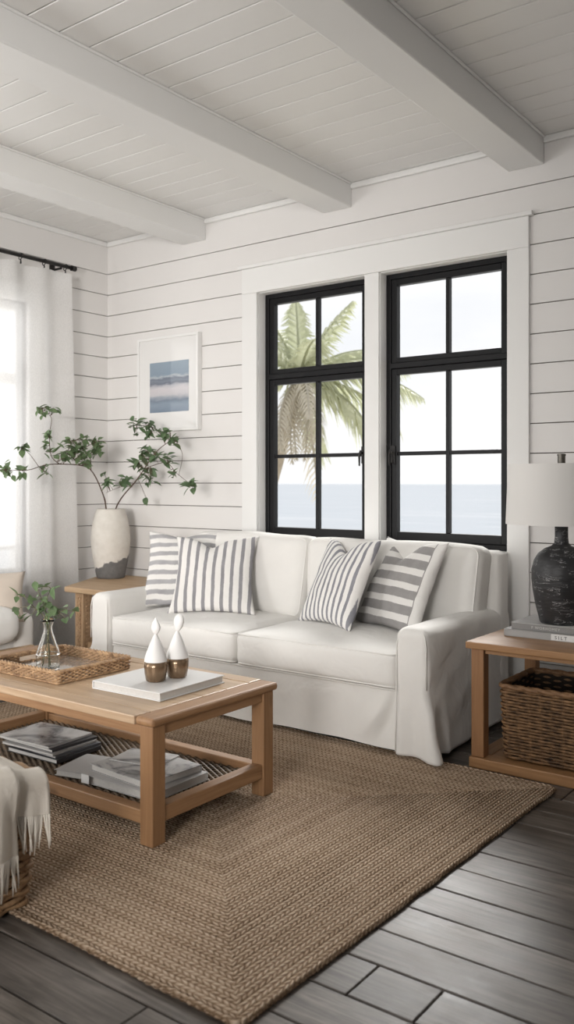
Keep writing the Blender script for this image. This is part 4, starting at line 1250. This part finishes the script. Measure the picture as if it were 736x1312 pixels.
po.location = Vector(((px0+px1)/2, ya+.0095, pz0))-ORG[fp]

# ------------------------------------------------------------------ curtain
RXc = -4.742; RZ = 2.672
rod = thing('curtain_rod', 'black iron curtain rod on the left wall below the ceiling', 'curtain rod', (RXc, 3.0, RZ))
MB().tube([(RXc, 1.2, RZ), (RXc, 3.885, RZ)], .0125, 12).build('rod', M['iron'], rod, smooth=True)
MB().tube([(RXc, 3.885, RZ), (RXc, 3.92, RZ)], .019, 12).build('finial', M['iron'], rod)
for by in (3.80, 1.4): MB().tube([(RXc, by, RZ-.018), (WX+.004, by, RZ-.018)], .008, 8).box(WX, WX+.008, by-.02, by+.02, RZ-.06, RZ+.025).build('bracket', M['iron'], rod)
cu = thing('sheer_curtain', 'white sheer linen curtain hanging over the left window', 'curtain', (RXc, 2.9, .012))
def cf(u, v):
    y0_, y1_ = 1.55, 3.862+.062*(1-v)**1.0
    y = y0_+(y1_-y0_)*u
    tt = 1-v
    a = .024+.016*tt
    ph = u*64
    x = RXc+a*math.sin(ph+.5*math.sin(u*9))+.010*math.sin(ph*.41+1+tt)
    y += .016*math.cos(ph)*tt
    z = .012+(2.632-.012)*v-(.012*abs(math.sin(u*26+.6)) if v > .99 else 0)
    return (x, y, z)
MB().grid(cf, 420, 26).build('curtain_panel', M['sheer'], cu, smooth=True)
def hem(u, v):
    q = cf(u, .985+.015*v-.02); return (q[0]+.004, q[1], q[2])
MB().grid(lambda u, v: (cf(u, .955+.045*v)[0]+.003, cf(u, .955+.045*v)[1], cf(u, .955+.045*v)[2]), 420, 3).build('heading', M['sheer'], cu, smooth=True)
for ry in (3.835, 3.66, 3.475, 3.28, 3.08, 2.85, 2.6, 2.35, 2.1, 1.85):
    pts = [(RXc+.019*math.cos(a*PI/10), ry+.006*math.sin(a*PI/10), RZ-.006+.021*math.sin(a*PI/10)) for a in range(20)]
    MB().tube(pts, .0028, 6, closed=True).tube([(RXc, ry, RZ-.026), (RXc, ry, RZ-.052)], [.004, .006], 6).build('ring', M['iron'], cu, smooth=True)

# ------------------------------------------------------------------ armchair at the left edge
ac = thing('armchair', 'white cushioned armchair with pale linen arm at the left edge', 'armchair', (-4.25, 2.6, 0))
MB().softbox((-4.235, 2.60, .425), (.24, .345, .098), .075, 14, (.02, .02, .02), lambda q, u: Vector((0, 0, .006*nz3(q.x, q.y, q.z, 6)))).build('seat_cushion', M['slip2'], ac, smooth=True)
for sy_ in (3.02, 2.18):
    MB().softbox((-4.31, sy_, .335), (.24, .065, .135), .045, 12, (.006, .008, .01), lambda q, u: Vector((0, .003*nz3(q.x, q.y, q.z, 9), .003*nz3(q.x, q.y, q.z, 7)))).build('arm', M['greylinen'], ac, smooth=True)
MB().softbox((-4.55, 2.60, .55), (.06, .40, .30), .05, 12, (.02, 0, .01)).build('backrest', M['greylinen'], ac, smooth=True)
MB().box(-4.57, -4.035, 2.14, 2.17, .262, .296).build('seat_rail', M['slab'], ac, bevel=.004)
MB().box(-4.07, -4.035, 2.175, 3.05, .262, .296).build('seat_rail', M['slab'], ac, bevel=.004)
MB().box(-4.56, -4.10, 2.20, 3.05, .26, .345).build('seat_deck', M['greylinen'], ac, bevel=.01)
for lx in (-4.09, -4.56):
    for ly in (2.15, 3.03):
        MB().lathe([(.015, RUG if lx > -4.05 else 0), (.022, .2), (.024, .26)], (lx, ly, 0), 12).build('leg', M['slab'], ac, smooth=False)
def chair_pillow():
    mb = MB(); n = 24; vid = {}
    w, h, T = .42, .29, .070
    for sg in (-1, 1):
        for i in range(n):
            for j in range(n):
                quad = []
                for di, dj in ((0,0),(1,0),(1,1),(0,1)):
                    a, b = i+di, j+dj
                    k = (a, b, 0 if a in (0, n) or b in (0, n) else sg)
                    if k not in vid:
                        u, v = -1+2*a/n, -1+2*b/n; iu, iv = 1-u*u, 1-v*v
                        vid[k] = len(mb.v)
                        mb.v.append(Vector((w/2*u*(1-.08*iv), (k[2])*T*max(0, iu*iv)**.45+.005*noise.noise((u*3, v*3, k[2])), h/2*v*(1-.08*iu))))
                    quad.append(vid[k])
                if sg > 0: quad.reverse()
                mb.face(quad)
    o = mb.build('throw_pillow', M['linen'], smooth=True, local=True)
    o.rotation_mode = 'QUATERNION'
    o.rotation_quaternion = (Matrix.Rotation(R(52), 3, 'Z') @ Matrix.Rotation(R(-20), 3, 'X')).to_quaternion()
    return o
pil = chair_pillow(); pil.location = (-4.225, 2.865, .565)
tag(pil, 'plain beige linen pillow on the white armchair at the left edge', 'pillow')

# ------------------------------------------------------------------ light
w = bpy.data.worlds.new('overcast'); sc.world = w; w.use_nodes = True
nt = w.node_tree; bg = nt.nodes['Background']
tc = nt.nodes.new('ShaderNodeTexCoord'); mp = nt.nodes.new('ShaderNodeMapping'); mp.inputs['Scale'].default_value = (1, 1, 3.)
nz = nt.nodes.new('ShaderNodeTexNoise'); nz.inputs['Scale'].default_value = 2.6; nz.inputs['Detail'].default_value = 6
nt.links.new(tc.outputs['Generated'], mp.inputs[0]); nt.links.new(mp.outputs[0], nz.inputs['Vector'])
cr = nt.nodes.new('ShaderNodeValToRGB'); cr.color_ramp.elements[0].position = .35; cr.color_ramp.elements[0].color = (.875, .895, .925, 1); cr.color_ramp.elements[1].position = .6; cr.color_ramp.elements[1].color = (1, 1, 1, 1)
nt.links.new(nz.outputs[0], cr.inputs[0]); nt.links.new(cr.outputs[0], bg.inputs[0]); bg.inputs[1].default_value = .90

def area(name, loc, target, sx, sy, power, color=(1, 1, 1), spread=180):
    l = bpy.data.lights.new(name, 'AREA'); l.shape = 'RECTANGLE'; l.size = sx; l.size_y = sy; l.energy = power; l.color = color; l.spread = R(spread)
    o = bpy.data.objects.new(name, l); COL.objects.link(o); o.location = loc
    o.rotation_euler = (Vector(target)-Vector(loc)).to_track_quat('-Z', 'Y').to_euler(); return o
area('window_daylight', (WX-.75, 2.65, 1.65), (0, 2.65, 1.35), 2.4, 2.0, 19, (1, .995, .985))
area('side_fill', (WX+.08, -.1, 1.45), (0, 1.6, 1.75), 2.2, 1.9, 88, (1, .99, .975))  # added fill from the left; no window stands here
area('room_fill', (-1.6, FY+.25, 1.5), (-2.6, 3.2, 2.2), 3.0, 1.4, 36, (1, .985, .965))  # unseen fill added behind the camera, tilted up toward the ceiling
area('corner_fill', (-.7, -2.0, 1.5), (-4.6, 3.8, 1.4), 1.2, 1.4, 27, (1, .965, .935), 60)  # narrow fill added to brighten the left wall corner and curtain
sun = bpy.data.lights.new('sun', 'SUN'); sun.energy = 4.4; sun.angle = R(22); sun.color = (1, .985, .96)
so = bpy.data.objects.new('sun', sun); COL.objects.link(so); so.rotation_euler = (Vector((.24, -.80, -.64))).to_track_quat('-Z', 'Y').to_euler()

# ------------------------------------------------------------------ camera
cam = bpy.data.cameras.new('camera'); co = bpy.data.objects.new('camera', cam); COL.objects.link(co)
co.location = (0, 0, EYE); co.rotation_euler = (PI/2, 0, YAW)
cam.sensor_fit = 'HORIZONTAL'; cam.sensor_width = 36; cam.lens = 36*F/736
cam.shift_x = 0; cam.shift_y = -(656-CY)/736
cam.clip_end = 6000
cam.dof.use_dof = True; cam.dof.focus_distance = 3.9; cam.dof.aperture_fstop = 5.6
sc.camera = co
sc.view_settings.view_transform = 'Standard'; sc.view_settings.look = 'None'; sc.view_settings.exposure = .25; sc.view_settings.gamma = 1.
